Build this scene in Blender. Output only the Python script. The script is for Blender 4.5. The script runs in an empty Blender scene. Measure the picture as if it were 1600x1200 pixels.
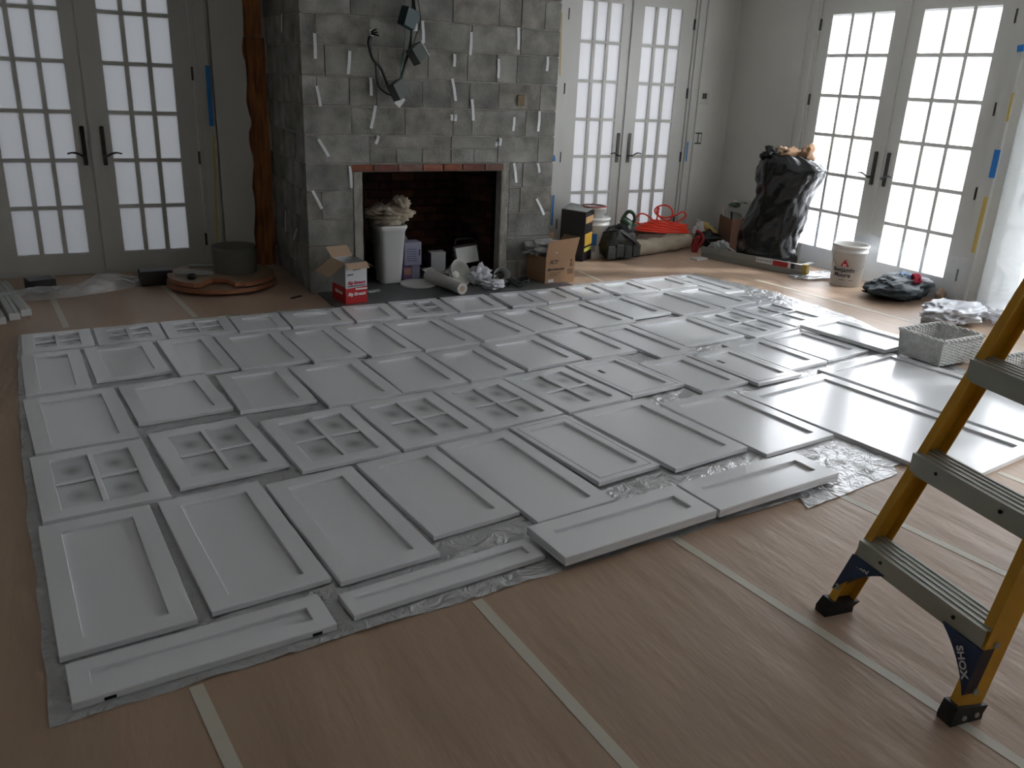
import bpy, bmesh, math, random
from mathutils import Vector, Matrix, noise
from math import sin, cos, pi, radians, sqrt
S = bpy.context.scene
C = S.collection
random.seed(7)

# ------------------------------------------------------------------ camera
F_PX, PITCH, ROLL, YAW, EYE = 1302.5, .349836, .044229, radians(28), 1.6
def _room(v): return Vector((v[0]*cos(YAW)+v[1]*sin(YAW), -v[0]*sin(YAW)+v[1]*cos(YAW), v[2]))
_d = _room((0, cos(PITCH), -sin(PITCH)))
_x0, _u0 = Vector((1, 0, 0)), Vector((0, sin(PITCH), cos(PITCH)))
_x = _room(_x0*cos(ROLL)+_u0*sin(ROLL)); _u = _room(_u0*cos(ROLL)-_x0*sin(ROLL))
cam_data = bpy.data.cameras.new('camera'); cam = bpy.data.objects.new('camera', cam_data); C.objects.link(cam)
cam_data.sensor_width = 36; cam_data.lens = F_PX/1600*36; cam_data.clip_start = .05
cam.matrix_world = Matrix(((_x.x, _u.x, -_d.x, 0), (_x.y, _u.y, -_d.y, 0), (_x.z, _u.z, -_d.z, EYE), (0, 0, 0, 1)))
S.camera = cam
# world points read off the photograph: on a level, on a wall plane, or at the distance of a known point
def _ray(px, py): return _d + _x*((px-800)/F_PX) - _u*((py-600)/F_PX)
def at(px, py, z=0.):
    v = _ray(px, py); t = (z-EYE)/v.z; return Vector((v.x*t, v.y*t, z))
def atY(px, py, Y):
    v = _ray(px, py); t = Y/v.y; return Vector((v.x*t, Y, EYE+v.z*t))
def atX(px, py, X):
    v = _ray(px, py); t = X/v.x; return Vector((X, v.y*t, EYE+v.z*t))
def atD(px, py, ref):
    n = Vector((ref[0], ref[1], 0)); n.normalize(); v = _ray(px, py); t = (ref[0]*n.x+ref[1]*n.y)/(v.x*n.x+v.y*n.y)
    return Vector((v.x*t, v.y*t, EYE+v.z*t))

# ------------------------------------------------------------------ sky, sun, exposure
W = bpy.data.worlds.new('sky'); S.world = W; W.use_nodes = True
nt = W.node_tree; nt.nodes.clear()
wo = nt.nodes.new('ShaderNodeOutputWorld'); bg = nt.nodes.new('ShaderNodeBackground')
bg.inputs[0].default_value = (.90, .93, 1.0, 1); bg.inputs[1].default_value = 1.05
nt.links.new(bg.outputs[0], wo.inputs[0])
sl = bpy.data.lights.new('sun', 'SUN'); sun = bpy.data.objects.new('sun', sl); C.objects.link(sun)
sl.energy = 50; sl.angle = radians(3); sl.color = (.98, .99, 1)
sun.location = (14, 2, 9); sun.rotation_euler = Vector((.80, -.30, .62)).to_track_quat('Z', 'Y').to_euler()
S.view_settings.view_transform = 'Standard'; S.view_settings.look = 'None'
S.view_settings.gamma = 1; S.view_settings.use_curve_mapping = False
S.view_settings.exposure = -.22

# ------------------------------------------------------------------ materials
MATS = {}
def mat(name, col, rough=.6, metal=0., spec=.5, bump=0., bscale=40., var=0., vscale=6., stretch=None, coat=0.):
    if name in MATS: return MATS[name]
    m = bpy.data.materials.new(name); m.use_nodes = True; n = m.node_tree.nodes; l = m.node_tree.links
    b = n['Principled BSDF']; b.inputs['Base Color'].default_value = (*col, 1); b.inputs['Roughness'].default_value = rough
    b.inputs['Metallic'].default_value = metal; b.inputs['Specular IOR Level'].default_value = spec; b.inputs['Coat Weight'].default_value = coat
    if bump or var:
        tc = n.new('ShaderNodeTexCoord'); mp = n.new('ShaderNodeMapping'); l.new(tc.outputs['Object'], mp.inputs[0])
        if stretch: mp.inputs['Scale'].default_value = stretch
    if var:
        t = n.new('ShaderNodeTexNoise'); t.inputs['Scale'].default_value = vscale; t.inputs['Detail'].default_value = 5; l.new(mp.outputs[0], t.inputs['Vector'])
        r = n.new('ShaderNodeValToRGB'); l.new(t.outputs[0], r.inputs[0])
        r.color_ramp.elements[0].position = .3; r.color_ramp.elements[1].position = .7
        r.color_ramp.elements[0].color = (*[c*(1-var) for c in col], 1); r.color_ramp.elements[1].color = (*[min(1, c*(1+var)) for c in col], 1)
        l.new(r.outputs[0], b.inputs['Base Color'])
    if bump:
        t = n.new('ShaderNodeTexNoise'); t.inputs['Scale'].default_value = bscale; t.inputs['Detail'].default_value = 6; l.new(mp.outputs[0], t.inputs['Vector'])
        bp = n.new('ShaderNodeBump'); bp.inputs['Strength'].default_value = bump; bp.inputs['Distance'].default_value = .01
        l.new(t.outputs[0], bp.inputs['Height']); l.new(bp.outputs[0], b.inputs['Normal'])
    MATS[name] = m; return m
def film(name, transp, transl, rough=.25, col=(.85, .88, .9), wr=.6, scale=7., gloss=.16, graze=.5):
    """thin translucent sheet"""
    m = bpy.data.materials.new(name); m.use_nodes = True; n = m.node_tree.nodes; l = m.node_tree.links; n.clear()
    o = n.new('ShaderNodeOutputMaterial'); tr = n.new('ShaderNodeBsdfTransparent'); tl = n.new('ShaderNodeBsdfTranslucent'); df = n.new('ShaderNodeBsdfDiffuse'); gl = n.new('ShaderNodeBsdfGlossy')
    tl.inputs[0].default_value = (*col, 1); df.inputs[0].default_value = (*col, 1); gl.inputs['Roughness'].default_value = rough; gl.inputs[0].default_value = (1, 1, 1, 1)
    a = n.new('ShaderNodeMixShader'); b = n.new('ShaderNodeMixShader'); c = n.new('ShaderNodeMixShader')
    a.inputs[0].default_value = transl; l.new(df.outputs[0], a.inputs[1]); l.new(tl.outputs[0], a.inputs[2])
    b.inputs[0].default_value = transp; l.new(a.outputs[0], b.inputs[1]); l.new(tr.outputs[0], b.inputs[2])
    lw = n.new('ShaderNodeLayerWeight'); lw.inputs[0].default_value = .35; mm = n.new('ShaderNodeMath'); mm.operation = 'MULTIPLY_ADD'; mm.inputs[1].default_value = graze; mm.inputs[2].default_value = gloss
    mm.use_clamp = True; l.new(lw.outputs['Facing'], mm.inputs[0]); l.new(mm.outputs[0], c.inputs[0]); l.new(b.outputs[0], c.inputs[1]); l.new(gl.outputs[0], c.inputs[2]); l.new(c.outputs[0], o.inputs[0])
    if wr:
        tc = n.new('ShaderNodeTexCoord'); t = n.new('ShaderNodeTexNoise'); t.inputs['Scale'].default_value = scale; t.inputs['Detail'].default_value = 3; t.inputs['Distortion'].default_value = 1.5
        l.new(tc.outputs['Object'], t.inputs['Vector']); bp = n.new('ShaderNodeBump'); bp.inputs['Strength'].default_value = wr; bp.inputs['Distance'].default_value = .03
        l.new(t.outputs[0], bp.inputs['Height'])
        for s in (gl, df, tl): l.new(bp.outputs[0], s.inputs['Normal'])
    MATS[name] = m; return m
PAINT = mat('satin_white_paint', (.765, .785, .80), .24, spec=.7, bump=.03, bscale=7, coat=.45)
PAINT.node_tree.nodes['Principled BSDF'].inputs['Coat Roughness'].default_value = .16
WALLM = mat('primed_wall', (.57, .565, .525), .75, var=.04, vscale=1.5)
TRIMW = mat('white_trim_paint', (.50, .50, .465), .4)
DARK = mat('oil_rubbed_bronze', (.035, .032, .03), .4, metal=.6)
BLACK = mat('black_plastic', (.012, .012, .013), .45)
BRUSH = mat('brushed_dark', (.02, .02, .02), .7)

# ------------------------------------------------------------------ mesh helpers
class MB:
    def __init__(s): s.v = []; s.f = []; s.sm = []
    def add(s, vs, fs, smooth=False):
        k = len(s.v); s.v += [Vector(v) for v in vs]; s.f += [tuple(i+k for i in f) for f in fs]; s.sm += [smooth]*len(fs); return s
    def box(s, c, size, rz=0., M=None, ch=0.):
        x, y, z = [a/2 for a in size]; R = Matrix.Rotation(rz, 3, 'Z') if M is None else M
        if ch:
            vs = []
            for sz in (-1, 1):
                for sx, sy in ((-1, -1), (1, -1), (1, 1), (-1, 1)): vs.append((sx*(x-ch), sy*(y-ch), sz*z))
            for sz in (-1, 1):
                for sx, sy in ((-1, -1), (1, -1), (1, 1), (-1, 1)): vs.append((sx*x, sy*y, sz*(z-ch)))
            fs = [(3, 2, 1, 0), (4, 5, 6, 7)]
            for i in range(4):
                j = (i+1) % 4; fs += [(i, j, 8+j, 8+i), (8+i, 8+j, 12+j, 12+i), (12+i, 12+j, 4+j, 4+i)]
        else:
            vs = [(sx*x, sy*y, sz*z) for sz in (-1, 1) for sx, sy in ((-1, -1), (1, -1), (1, 1), (-1, 1))]
            fs = [(3, 2, 1, 0), (4, 5, 6, 7), (0, 1, 5, 4), (1, 2, 6, 5), (2, 3, 7, 6), (3, 0, 4, 7)]
        return s.add([R @ Vector(v)+Vector(c) for v in vs], fs)
    def span(s, a, b):
        a, b = Vector(a), Vector(b); return s.box((a+b)/2, [abs(t) for t in b-a])
    def bar(s, a, b, w, h, up=(0, 0, 1)):
        a, b = Vector(a), Vector(b); d = (b-a); L = d.length; d.normalize(); u = Vector(up); r = d.cross(u); r.normalize(); u = r.cross(d)
        M = Matrix((d, r, u)).transposed(); return s.box((a+b)/2, (L, w, h), M=M)
    def tube(s, pts, r, n=8, cap=True):
        pts = [Vector(p) for p in pts]; N = len(pts); vs = []; fs = []; rr = r if isinstance(r, (list, tuple)) else [r]*N
        u = None
        for i, p in enumerate(pts):
            t = (pts[min(i+1, N-1)]-pts[max(i-1, 0)]); t.normalize()
            if u is None: u = t.orthogonal().normalized()
            u = (u-t*u.dot(t)); u = u.normalized() if u.length > 1e-6 else t.orthogonal().normalized(); w = t.cross(u)
            for k in range(n): vs.append(p+(u*cos(2*pi*k/n)+w*sin(2*pi*k/n))*rr[i])
        for i in range(N-1):
            for k in range(n): fs.append((i*n+k, i*n+(k+1) % n, (i+1)*n+(k+1) % n, (i+1)*n+k))
        s.add(vs, fs, True)
        if cap: s.add(vs[:n], [tuple(range(n))[::-1]]); s.add(vs[-n:], [tuple(range(n))])
        return s
    def lathe(s, prof, n=32, c=(0, 0, 0), M=None, smooth=True):
        vs = []; fs = []; c = Vector(c)
        for r, z in prof:
            for k in range(n):
                v = Vector((r*cos(2*pi*k/n), r*sin(2*pi*k/n), z)); vs.append((M @ v if M else v)+c)
        for i in range(len(prof)-1):
            for k in range(n): fs.append((i*n+k, i*n+(k+1) % n, (i+1)*n+(k+1) % n, (i+1)*n+k))
        s.add(vs, fs, smooth)
        return s
    def disc(s, c, r, n=32, up=1):
        vs = [Vector(c)+Vector((r*cos(2*pi*k/n), r*sin(2*pi*k/n), 0)) for k in range(n)]
        return s.add(vs, [tuple(range(n)) if up > 0 else tuple(range(n))[::-1]])
    def prism(s, poly, z0, z1):
        n = len(poly); vs = [(x, y, z0) for x, y in poly]+[(x, y, z1) for x, y in poly]
        return s.add(vs, [tuple(range(n))[::-1], tuple(range(n, 2*n))]+[(i, (i+1) % n, n+(i+1) % n, n+i) for i in range(n)])
    def rings(s, loops, cap0=False, cap1=False, smooth=False):
        n = len(loops[0]); vs = [p for L in loops for p in L]; fs = []
        for i in range(len(loops)-1):
            for k in range(n): fs.append((i*n+k, i*n+(k+1) % n, (i+1)*n+(k+1) % n, (i+1)*n+k))
        if cap0: fs.append(tuple(range(n))[::-1])
        if cap1: fs.append(tuple(range((len(loops)-1)*n, len(loops)*n)))
        return s.add(vs, fs, smooth)
    def grid(s, fn, nu, nv, smooth=True, thick=0.):
        vs = [Vector(fn(i/nu, j/nv)) for j in range(nv+1) for i in range(nu+1)]
        fs = [(j*(nu+1)+i, j*(nu+1)+i+1, (j+1)*(nu+1)+i+1, (j+1)*(nu+1)+i) for j in range(nv) for i in range(nu)]
        return s.add(vs, fs, smooth)
    def mesh(s, name, m, xf=None):
        me = bpy.data.meshes.new(name); vs = [xf @ v for v in s.v] if xf else s.v
        me.from_pydata([tuple(v) for v in vs], [], s.f); me.polygons.foreach_set('use_smooth', s.sm); me.materials.append(m); me.update(); return me
WMX = {}
def link(name, me, parent=None, **kw):
    o = bpy.data.objects.new(name, me); C.objects.link(o)
    if parent: o.parent = parent
    for k, v in kw.items(): o[k] = v
    WMX[o] = WMX.get(parent, Matrix()) if parent else Matrix(); return o
def obj(name, mb, m, parent=None, world=False, **kw):
    """one mesh object; world=True: the vertices are world positions although it has a parent"""
    xf = WMX[parent].inverted() if (world and parent) else None
    return link(name, mb.mesh(name, m, xf), parent, **kw)
def thing(name, label, cat, loc=(0, 0, 0), rz=0., group=None, kind=None, parent=None):
    o = bpy.data.objects.new(name, None); C.objects.link(o); o.location = loc; o.rotation_euler = (0, 0, rz); o.empty_display_size = .05
    if label: o['label'] = label
    if cat: o['category'] = cat
    if group: o['group'] = group
    if kind: o['kind'] = kind
    M = Matrix.Translation(Vector(loc)) @ Matrix.Rotation(rz, 4, 'Z')
    if parent: o.parent = parent; M = WMX[parent] @ M
    WMX[o] = M; return o
def solo(name, mb, m, label, cat, group=None, **kw):
    """a thing that is one mesh, its origin at its base"""
    lo = Vector((sum(v.x for v in mb.v)/len(mb.v), sum(v.y for v in mb.v)/len(mb.v), min(v.z for v in mb.v)))
    o = link(name, mb.mesh(name, m, Matrix.Translation(-lo)), None, label=label, category=cat, **kw); o.location = lo
    WMX[o] = Matrix.Translation(lo)
    if group: o['group'] = group
    return o
def struct(name, mb, m): return link(name, mb.mesh(name, m), None, kind='structure')
def text_mesh(body, size, shear=0., bold=0., align='CENTER', ex=.0006):
    cu = bpy.data.curves.new('lettering', 'FONT'); cu.body = body; cu.size = size; cu.shear = shear; cu.extrude = ex; cu.offset = bold; cu.align_x = align; cu.align_y = 'CENTER'; cu.resolution_u = 3
    t = bpy.data.objects.new('lettering_source', cu); C.objects.link(t); bpy.context.view_layer.update()
    me = bpy.data.meshes.new_from_object(t.evaluated_get(bpy.context.evaluated_depsgraph_get())); bpy.data.objects.remove(t); bpy.data.curves.remove(cu); return me
def lettering(body, size, m, origin, xdir, ydir, parent, name='lettering', bend=None, **kw):
    """flat print on a surface: text whose x runs along xdir and y along ydir (world)"""
    me = text_mesh(body, size, **kw); xd, yd = Vector(xdir).normalized(), Vector(ydir).normalized(); zd = xd.cross(yd)
    inv = WMX[parent].inverted() if parent else Matrix()
    for v in me.vertices:
        p = v.co
        if bend:   # wrap round a vertical cylinder (centre, radius)
            c, r, a0 = bend; a = a0+p.x/r; q = Vector((c[0]+(r+p.z+.001)*cos(a), c[1]+(r+p.z+.001)*sin(a), origin[2]+p.y))
        else: q = Vector(origin)+xd*p.x+yd*p.y+zd*(p.z+.0012)
        v.co = inv @ q
    me.materials.clear(); me.materials.append(m); return link(name, me, parent)
def nz(p, s=1., seed=0): return noise.noise(Vector(p)*s+Vector((seed*7.3, seed*3.1, seed*5.7)))
def crease(p, s=1., seed=0): return 1-2*abs(nz(p, s, seed))
def blob(c, dims, seed, amp=.25, freq=2.2, sub=4, flat=True, fold=.5):
    """a crumpled heap: a sphere pushed about by folded noise and set down on its base"""
    bm = bmesh.new(); bmesh.ops.create_icosphere(bm, subdivisions=sub, radius=1); mb = MB(); c = Vector(c)
    for v in bm.verts:
        p = v.co.normalized(); a = 1+amp*(nz(p, freq, seed)*1.4)+amp*fold*(crease(p, freq*1.7, seed+3)-.5)+amp*.3*(crease(p, freq*4.5, seed+9)-.5)
        q = Vector((p.x*a*dims[0]/2, p.y*a*dims[1]/2, (p.z*a*.5+.5)*dims[2]))
        if flat and q.z < dims[2]*.12: q.z = max(0, q.z)*.3
        v.co = q
    lo = min(v.co.z for v in bm.verts)
    mb.add([v.co+c-Vector((0, 0, lo)) for v in bm.verts], [tuple(v.index for v in f.verts) for f in bm.faces], True); bm.free(); return mb
def smooth_path(pts, k=6):
    pts = [Vector(p) for p in pts]; out = []
    for i in range(len(pts)-1):
        p0, p1, p2, p3 = pts[max(i-1, 0)], pts[i], pts[i+1], pts[min(i+2, len(pts)-1)]
        for j in range(k):
            t = j/k; out.append(.5*((2*p1)+(p2-p0)*t+(2*p0-5*p1+4*p2-p3)*t*t+(3*p1-p0-3*p2+p3)*t**3))
    out.append(pts[-1]); return out

# ------------------------------------------------------------------ room shell
YB, XR, H = 7.35, 6.40, 2.78          # back wall, right wall, ceiling
XL, YF = -2.6, -3.2
PAPER = mat('brown_masking_paper', (.42, .30, .212), .42, spec=.4, bump=.8, bscale=5.5, var=.09, vscale=2.5, stretch=(1.6, .35, 1))
TAPEM = mat('masking_tape', (.56, .53, .44), .5)
struct('floor', MB().span((XL-.2, YF-.2, -.12), (XR+.2, YB+.2, 0)), PAPER)
struct('ceiling', MB().span((XL-.2, YF-.2, H), (XR+.2, YB+.2, H+.15)), mat('ceiling_paint', (.75, .75, .73), .8))
D1, D2, D3, D4, D5_FILL = .19, 5.08, 5.27, 2.98, .40
w = MB()
for a, b, z0, z1 in ((XL-.2, D1-.80, 0, H), (D1-.80, D1+.80, 2.46, H), (D1+.80, D2-.80, 0, H), (D2-.80, D2+.80, 2.46, H), (D2+.80, XR+.2, 0, H)): w.span((a, YB, z0), (b, YB+.16, z1))
struct('wall_back', w, WALLM)
w = MB()
for a, b, z0, z1 in ((YF-.2, D5_FILL-1.0, 0, H), (D5_FILL-1.0, D5_FILL+1.0, 2.46, H), (D5_FILL+1.0, D4-1.0, 0, H), (D4-1.0, D4+1.0, 2.46, H), (D4+1.0, D3-1.0, 0, H), (D3-1.0, D3+1.0, 2.46, H), (D3+1.0, YB, 0, H)): w.span((XR, a, z0), (XR+.16, b, z1))
struct('wall_right', w, WALLM)
struct('wall_left', MB().span((XL-.2, YF-.2, 0), (XL, YB, H)), WALLM)
struct('wall_front', MB().span((XL, YF-.2, 0), (XR, YF, H)), WALLM)
struct('trim_outdoor_ground', MB().span((-30, -30, -.4), (40, 40, -.14)), mat('neutral_bounce_ground', (.085, .082, .08), .9))  # unseen ground put in to bounce sunlight, greyed so the bounce stays neutral

# french doors: x along the wall, y outwards
PANE = film('frosted_pane', .06, .82, rough=.3, col=(.80, .82, .86), wr=0, gloss=.02, graze=.1)
def french_door(n, loc, rz, W_, g0, g1, z0, z1, glass=None):
    d = thing('door_%d' % n, None, None, loc, rz, kind='structure')
    j = MB()
    for s in (-1, 1): j.box((s*(W_+.022), .08, 1.23), (.036, .17, 2.46))
    j.box((0, .08, 2.445), (2*W_+.08, .17, .03)); j.box((0, .07, .008), (2*W_, .12, .016)); obj('door_jamb', j, TRIMW, d)
    c = MB()
    for s in (-1, 1): c.box((s*(W_+.085), -.011, 1.25), (.10, .022, 2.5)); c.box((s*(W_+.128), -.017, 1.25), (.018, .034, 2.5))
    c.box((0, -.011, 2.52), (2*W_+.27, .022, .1)); obj('door_casing', c, TRIMW, d)
    cols, rows = 3, 6; pw = (g1-g0)/cols; ph = (z1-z0)/rows
    for s in (-1, 1):
        f = MB(); f.span((s*.0035, .01, .015), (s*g0, .055, 2.425)); f.span((s*g1, .01, .015), (s*W_, .055, 2.425))
        f.span((s*g0, .01, .015), (s*g1, .055, z0)); f.span((s*g0, .01, z1), (s*g1, .055, 2.425))
        if s < 0: f.box((0, .002, 1.22), (.042, .016, 2.4))        # astragal
        lf = obj('door_leaf', f, TRIMW, d)
        for i in range(1, cols):
            m = MB(); m.box((s*(g0+pw*i), .03, (z0+z1)/2), (.032, .034, z1-z0)); obj('muntin', m, TRIMW, lf)
        for k in range(1, rows):
            m = MB(); m.box((s*(g0+g1)/2, .03, z0+ph*k), (g1-g0, .030, .028)); obj('muntin', m, TRIMW, lf)
        for i in range(cols):
            for k in range(rows):
                m = MB(); x = s*(g0+pw*(i+.5)); z = z0+ph*(k+.5); y = .034
                m.add([(x-pw/2, y, z-ph/2), (x+pw/2, y, z-ph/2), (x+pw/2, y, z+ph/2), (x-pw/2, y, z+ph/2)], [(0, 1, 2, 3)]); obj('pane', m, glass or PANE, lf)
        x = s*.068
        m = MB(); m.box((x, .004, .99), (.030, .013, .29), ch=.004); obj('handle_plate', m, DARK, lf)
        p = [(x, -.0, .915), (x, -.045, .915), (x+s*.015, -.055, .918), (x+s*.05, -.057, .938), (x+s*.085, -.057, .944), (x+s*.12, -.055, .936)]
        m = MB().tube(smooth_path(p, 4), [.0095]*8+[.008]*8+[.006]*5, 8); obj('lever_handle', m, DARK, lf)
        for z in (.24, .90, 1.54, 2.2):
            m = MB().box((s*(W_+.001), .004, z), (.018, .018, .10)); obj('hinge', m, DARK, lf)
    return d
PANE1 = film('dimmed_daylight_pane', .03, .80, rough=.3, col=(.44, .455, .47), wr=0, gloss=.02, graze=.1)  # darker pane colour stands in for weaker daylight behind the far left door
PANE2 = film('hazy_frosted_pane', .05, .82, rough=.3, col=(.76, .77, .79), wr=0, gloss=.02, graze=.1)
french_door(1, (D1, YB, 0), 0, .76, .128, .622, .17, 2.30, PANE1)
french_door(2, (D2, YB, 0), 0, .745, .125, .59, .19, 2.33, PANE2)
french_door(3, (XR, D3, 0), -pi/2, .955, .147, .825, .189, 2.283)
french_door(4, (XR, D4, 0), -pi/2, .955, .147, .825, .189, 2.283)
french_door(5, (XR, D5_FILL, 0), -pi/2, .955, .147, .825, .189, 2.283)  # unseen door added so that more daylight reaches the foreground
# baseboards
for nm, a, b in (('baseboard_back', (D2+.89, YB-.016, 0), (XR, YB, .14)), ('baseboard_right', (XR-.016, YF, 0), (XR, D5_FILL-1.09, .15)), ('trim_3', (XR-.016, D5_FILL+1.09, 0), (XR, D4-1.09, .15)), ('trim_2', (XR-.016, D4+1.09, 0), (XR, D3-1.09, .15)), ('trim_1', (XR-.016, D3+1.09, 0), (XR, YB-.016, .15))):
    struct(nm, MB().span(a, b), TRIMW)

# ------------------------------------------------------------------ concrete block chimney with fireplace
CX0, CX1, CY = 1.517, 3.585, 6.179
OX0, OX1, OZ = 1.94, 3.11, .905
BLOCKC = [(.235, .232, .21), (.205, .203, .185), (.25, .245, .225), (.22, .215, .19), (.235, .222, .195)]
BM = [mat('concrete_block_%d' % i, c, .92, spec=.15, bump=.6, bscale=60, var=.42, vscale=3.5+i) for i, c in enumerate(BLOCKC)]
MORT = mat('old_mortar', (.30, .285, .25), .95, spec=.1, bump=.8, bscale=35, var=.2, vscale=9)
ch = thing('concrete_block_chimney', 'rough grey concrete block chimney breast with a wide open fireplace in it', 'fireplace', (CX0, CY, 0))
core = MB(); g = .012; CBK = YB-.035
core.span((CX0+g, CY+g, 0), (OX0, CBK, H-.004)); core.span((OX1, CY+g, 0), (CX1-g, CBK, H-.004)); core.span((OX0, CY+g, OZ), (OX1, CBK, H-.004)); core.span((OX0, CY+.66, 0), (OX1, CBK, OZ))
obj('mortar_core', core, MORT, ch, True)
ZS = [0, .16, .36, .56, .77, .965, 1.17, 1.37, 1.57, 1.78, 1.975, 2.18, 2.38, 2.58, H-.004]
X = lambda px, py: atY(px, py, CY).x
J = {0: [X(560, 445), None, 3.3], 1: [X(520, 410), None], 2: [], 3: [X(503, 325), None, X(812, 320)], 4: [X(549, 277), None, 3.3],
     5: [X(578, 233), X(620, 233), X(660, 233), X(705, 233), X(741, 233), X(778, 233), X(841, 233)], 6: [X(549, 187), X(633, 187), X(708, 187), X(738, 187), X(822, 187)],
     7: [X(495, 140), X(546, 140), X(588, 140), X(660, 140), X(734, 140), X(780, 140), X(845, 140)], 8: [X(507, 92), X(591, 92), X(669, 92), X(731, 92), X(777, 92), X(809, 92)],
     9: [X(492, 42), X(577, 42), X(662, 42), X(738, 42), X(815, 42)], 10: [X(547, 10), X(630, 10), X(708, 10), X(781, 10), X(816, 10), X(853, 10)],
     11: [1.9, 2.3, 2.7, 3.1, 3.4], 12: [1.7, 2.1, 2.5, 2.9, 3.3], 13: [1.9, 2.3, 2.7, 3.1, 3.4]}
JM = .07   # width of the plastered jambs
def block(a, b, z0, z1, side=False):
    q = .0045; jit = random.uniform(-.003, .003)-.004
    m = MB()
    if side: m.box((CX0+.045-jit, (a+b)/2, (z0+z1)/2), (.09, b-a-2*q, z1-z0-2*q), ch=.004)
    else: m.box(((a+b)/2, CY+.05-jit, (z0+z1)/2), (b-a-2*q, .10, z1-z0-2*q), ch=.004)
    obj('block', m, random.choice(BM), ch, True)
for k in range(14):
    z0, z1 = ZS[k], ZS[k+1]
    if z0 < .9:
        L = [CX0]+[j for j in J[k][:J[k].index(None)] if j] + [OX0-JM] if None in J[k] else [CX0, OX0-JM]
        R_ = [OX1+JM]+[j for j in J[k][J[k].index(None)+1:]]+[CX1] if None in J[k] else [OX1+JM, CX1]
        rows = [(L, z0, z1), (R_, z0, z1)]
    elif k == 5:
        rows = [([CX0]+J[k]+[CX1], z0, z1)]
        js = J[k]; rows = [([CX0, js[0]], z0, z1), (js[:6], z0, z0+.11), ([js[0], js[3], js[5]], z0+.11, z1), ([js[5], js[6], CX1], z0, z1)]
    else: rows = [([CX0]+J[k]+[CX1], z0, z1)]
    for xs, a, b in rows:
        for i in range(len(xs)-1):
            if xs[i+1]-xs[i] > .03: block(xs[i], xs[i+1], a, b)
    off = [.1, .3, .2][k % 3]; ys = [CY+.1]+[CY+.1+off+.4*i for i in range(3)]+[YB-.035]
    for i in range(len(ys)-1):
        if ys[i+1]-ys[i] > .04: block(ys[i], ys[i+1], z0, z1, True)
# plastered jambs beside the opening, flat brick course above it
for a, b in ((OX0-JM+.004, OX0), (OX1, OX1+JM-.004)):
    jm = MB().grid(lambda u, v, a=a, b=b: (a+(b-a)*u, CY-.002+.012*nz((u*3, v*14, a), 1.5), OZ*v), 4, 30)
    obj('jamb_plaster', jm, MORT, ch, True)
RB = [mat('red_brick_%d' % i, c, .9, spec=.15, bump=.5, bscale=70, var=.25, vscale=14) for i, c in enumerate([(.22, .085, .055), (.17, .075, .06), (.20, .12, .10), (.26, .11, .075)])]
xs = [X(547, 264), X(583, 264), X(622, 264), X(660, 264), X(692, 264), X(722, 264), X(757, 264), X(787, 264)]
for i in range(7):
    obj('lintel_brick', MB().box(((xs[i]+xs[i+1])/2, CY+.046, .934), (xs[i+1]-xs[i]-.012, .11, .05), ch=.004), RB[i % 4], ch, True)
obj('lintel_course', MB().span((OX0, CY+.01, OZ), (OX1, CY+.3, OZ+.003)), MORT, ch, True)
# firebox brick lining, sooty
SO = [mat('sooty_brick_%d' % i, c, .95, spec=.08, bump=.5, bscale=60, var=.3, vscale=12) for i, c in enumerate([(.040, .018, .012), (.055, .024, .014), (.030, .014, .010)])]
SOM = mat('soot', (.012, .010, .009), .98, spec=.03)
b0, b1 = Vector((OX1-.002, CY+.11, 0)), Vector((OX1-.17, CY+.60, 0)); dv = (b1-b0); LR = dv.length; ang = math.atan2(dv.y, dv.x)
for r in range(13):
    z = .036+.069*r; off = -.10 if r % 2 else 0
    k = 0; p = off
    while p < LR:
        a = max(p, 0); b = min(p+.205, LR)
        if b-a > .03: c = b0+dv.normalized()*((a+b)/2)+Vector((.045, .016, z)); obj('firebox_brick', MB().box(c, (b-a-.010, .09, .059), ang, ch=.003), SO[random.randrange(3)], ch, True)
        p += .205
    p = OX0+.13+off; e = OX1-.16
    while p < e:
        a = max(p, OX0+.13); b = min(p+.205, e)
        if b-a > .03: obj('firebox_brick', MB().box(((a+b)/2, CY+.64, z), (b-a-.010, .08, .059), ch=.003), SO[random.randrange(3)], ch, True)
        p += .205
fb = MB(); fb.box((OX0+.05, CY+.34, OZ/2), (.09, .6, OZ), -.22); fb.span((OX0, CY+.1, OZ-.02), (OX1, CY+.66, OZ-.003)); fb.span((OX0+.05, CY+.62, 0), (OX1-.05, CY+.655, OZ)); fb.span((OX1-.012, CY+.1, 0), (OX1, CY+.66, OZ))
obj('firebox_lining', fb, SOM, ch, True)
SLATE = mat('dark_slate_hearth', (.085, .088, .09), .55, bump=.3, bscale=12, var=.2, vscale=5)
he = thing('hearth_slab', 'dark grey stone hearth in front of the fireplace', 'hearth', (CX0+.06, 5.74, 0))
obj('slab', MB().span((CX0+.06, 5.74, 0), (3.62, CY+.62, .012)), SLATE, he, True)
STRAP = mat('galvanised_strap', (.62, .64, .64), .35, metal=.3)
def cc(x, y): return (380+x/3.077, y/3.077)
def c4(x, y): return (460+x/3.478, 240+y/3.478)
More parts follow.
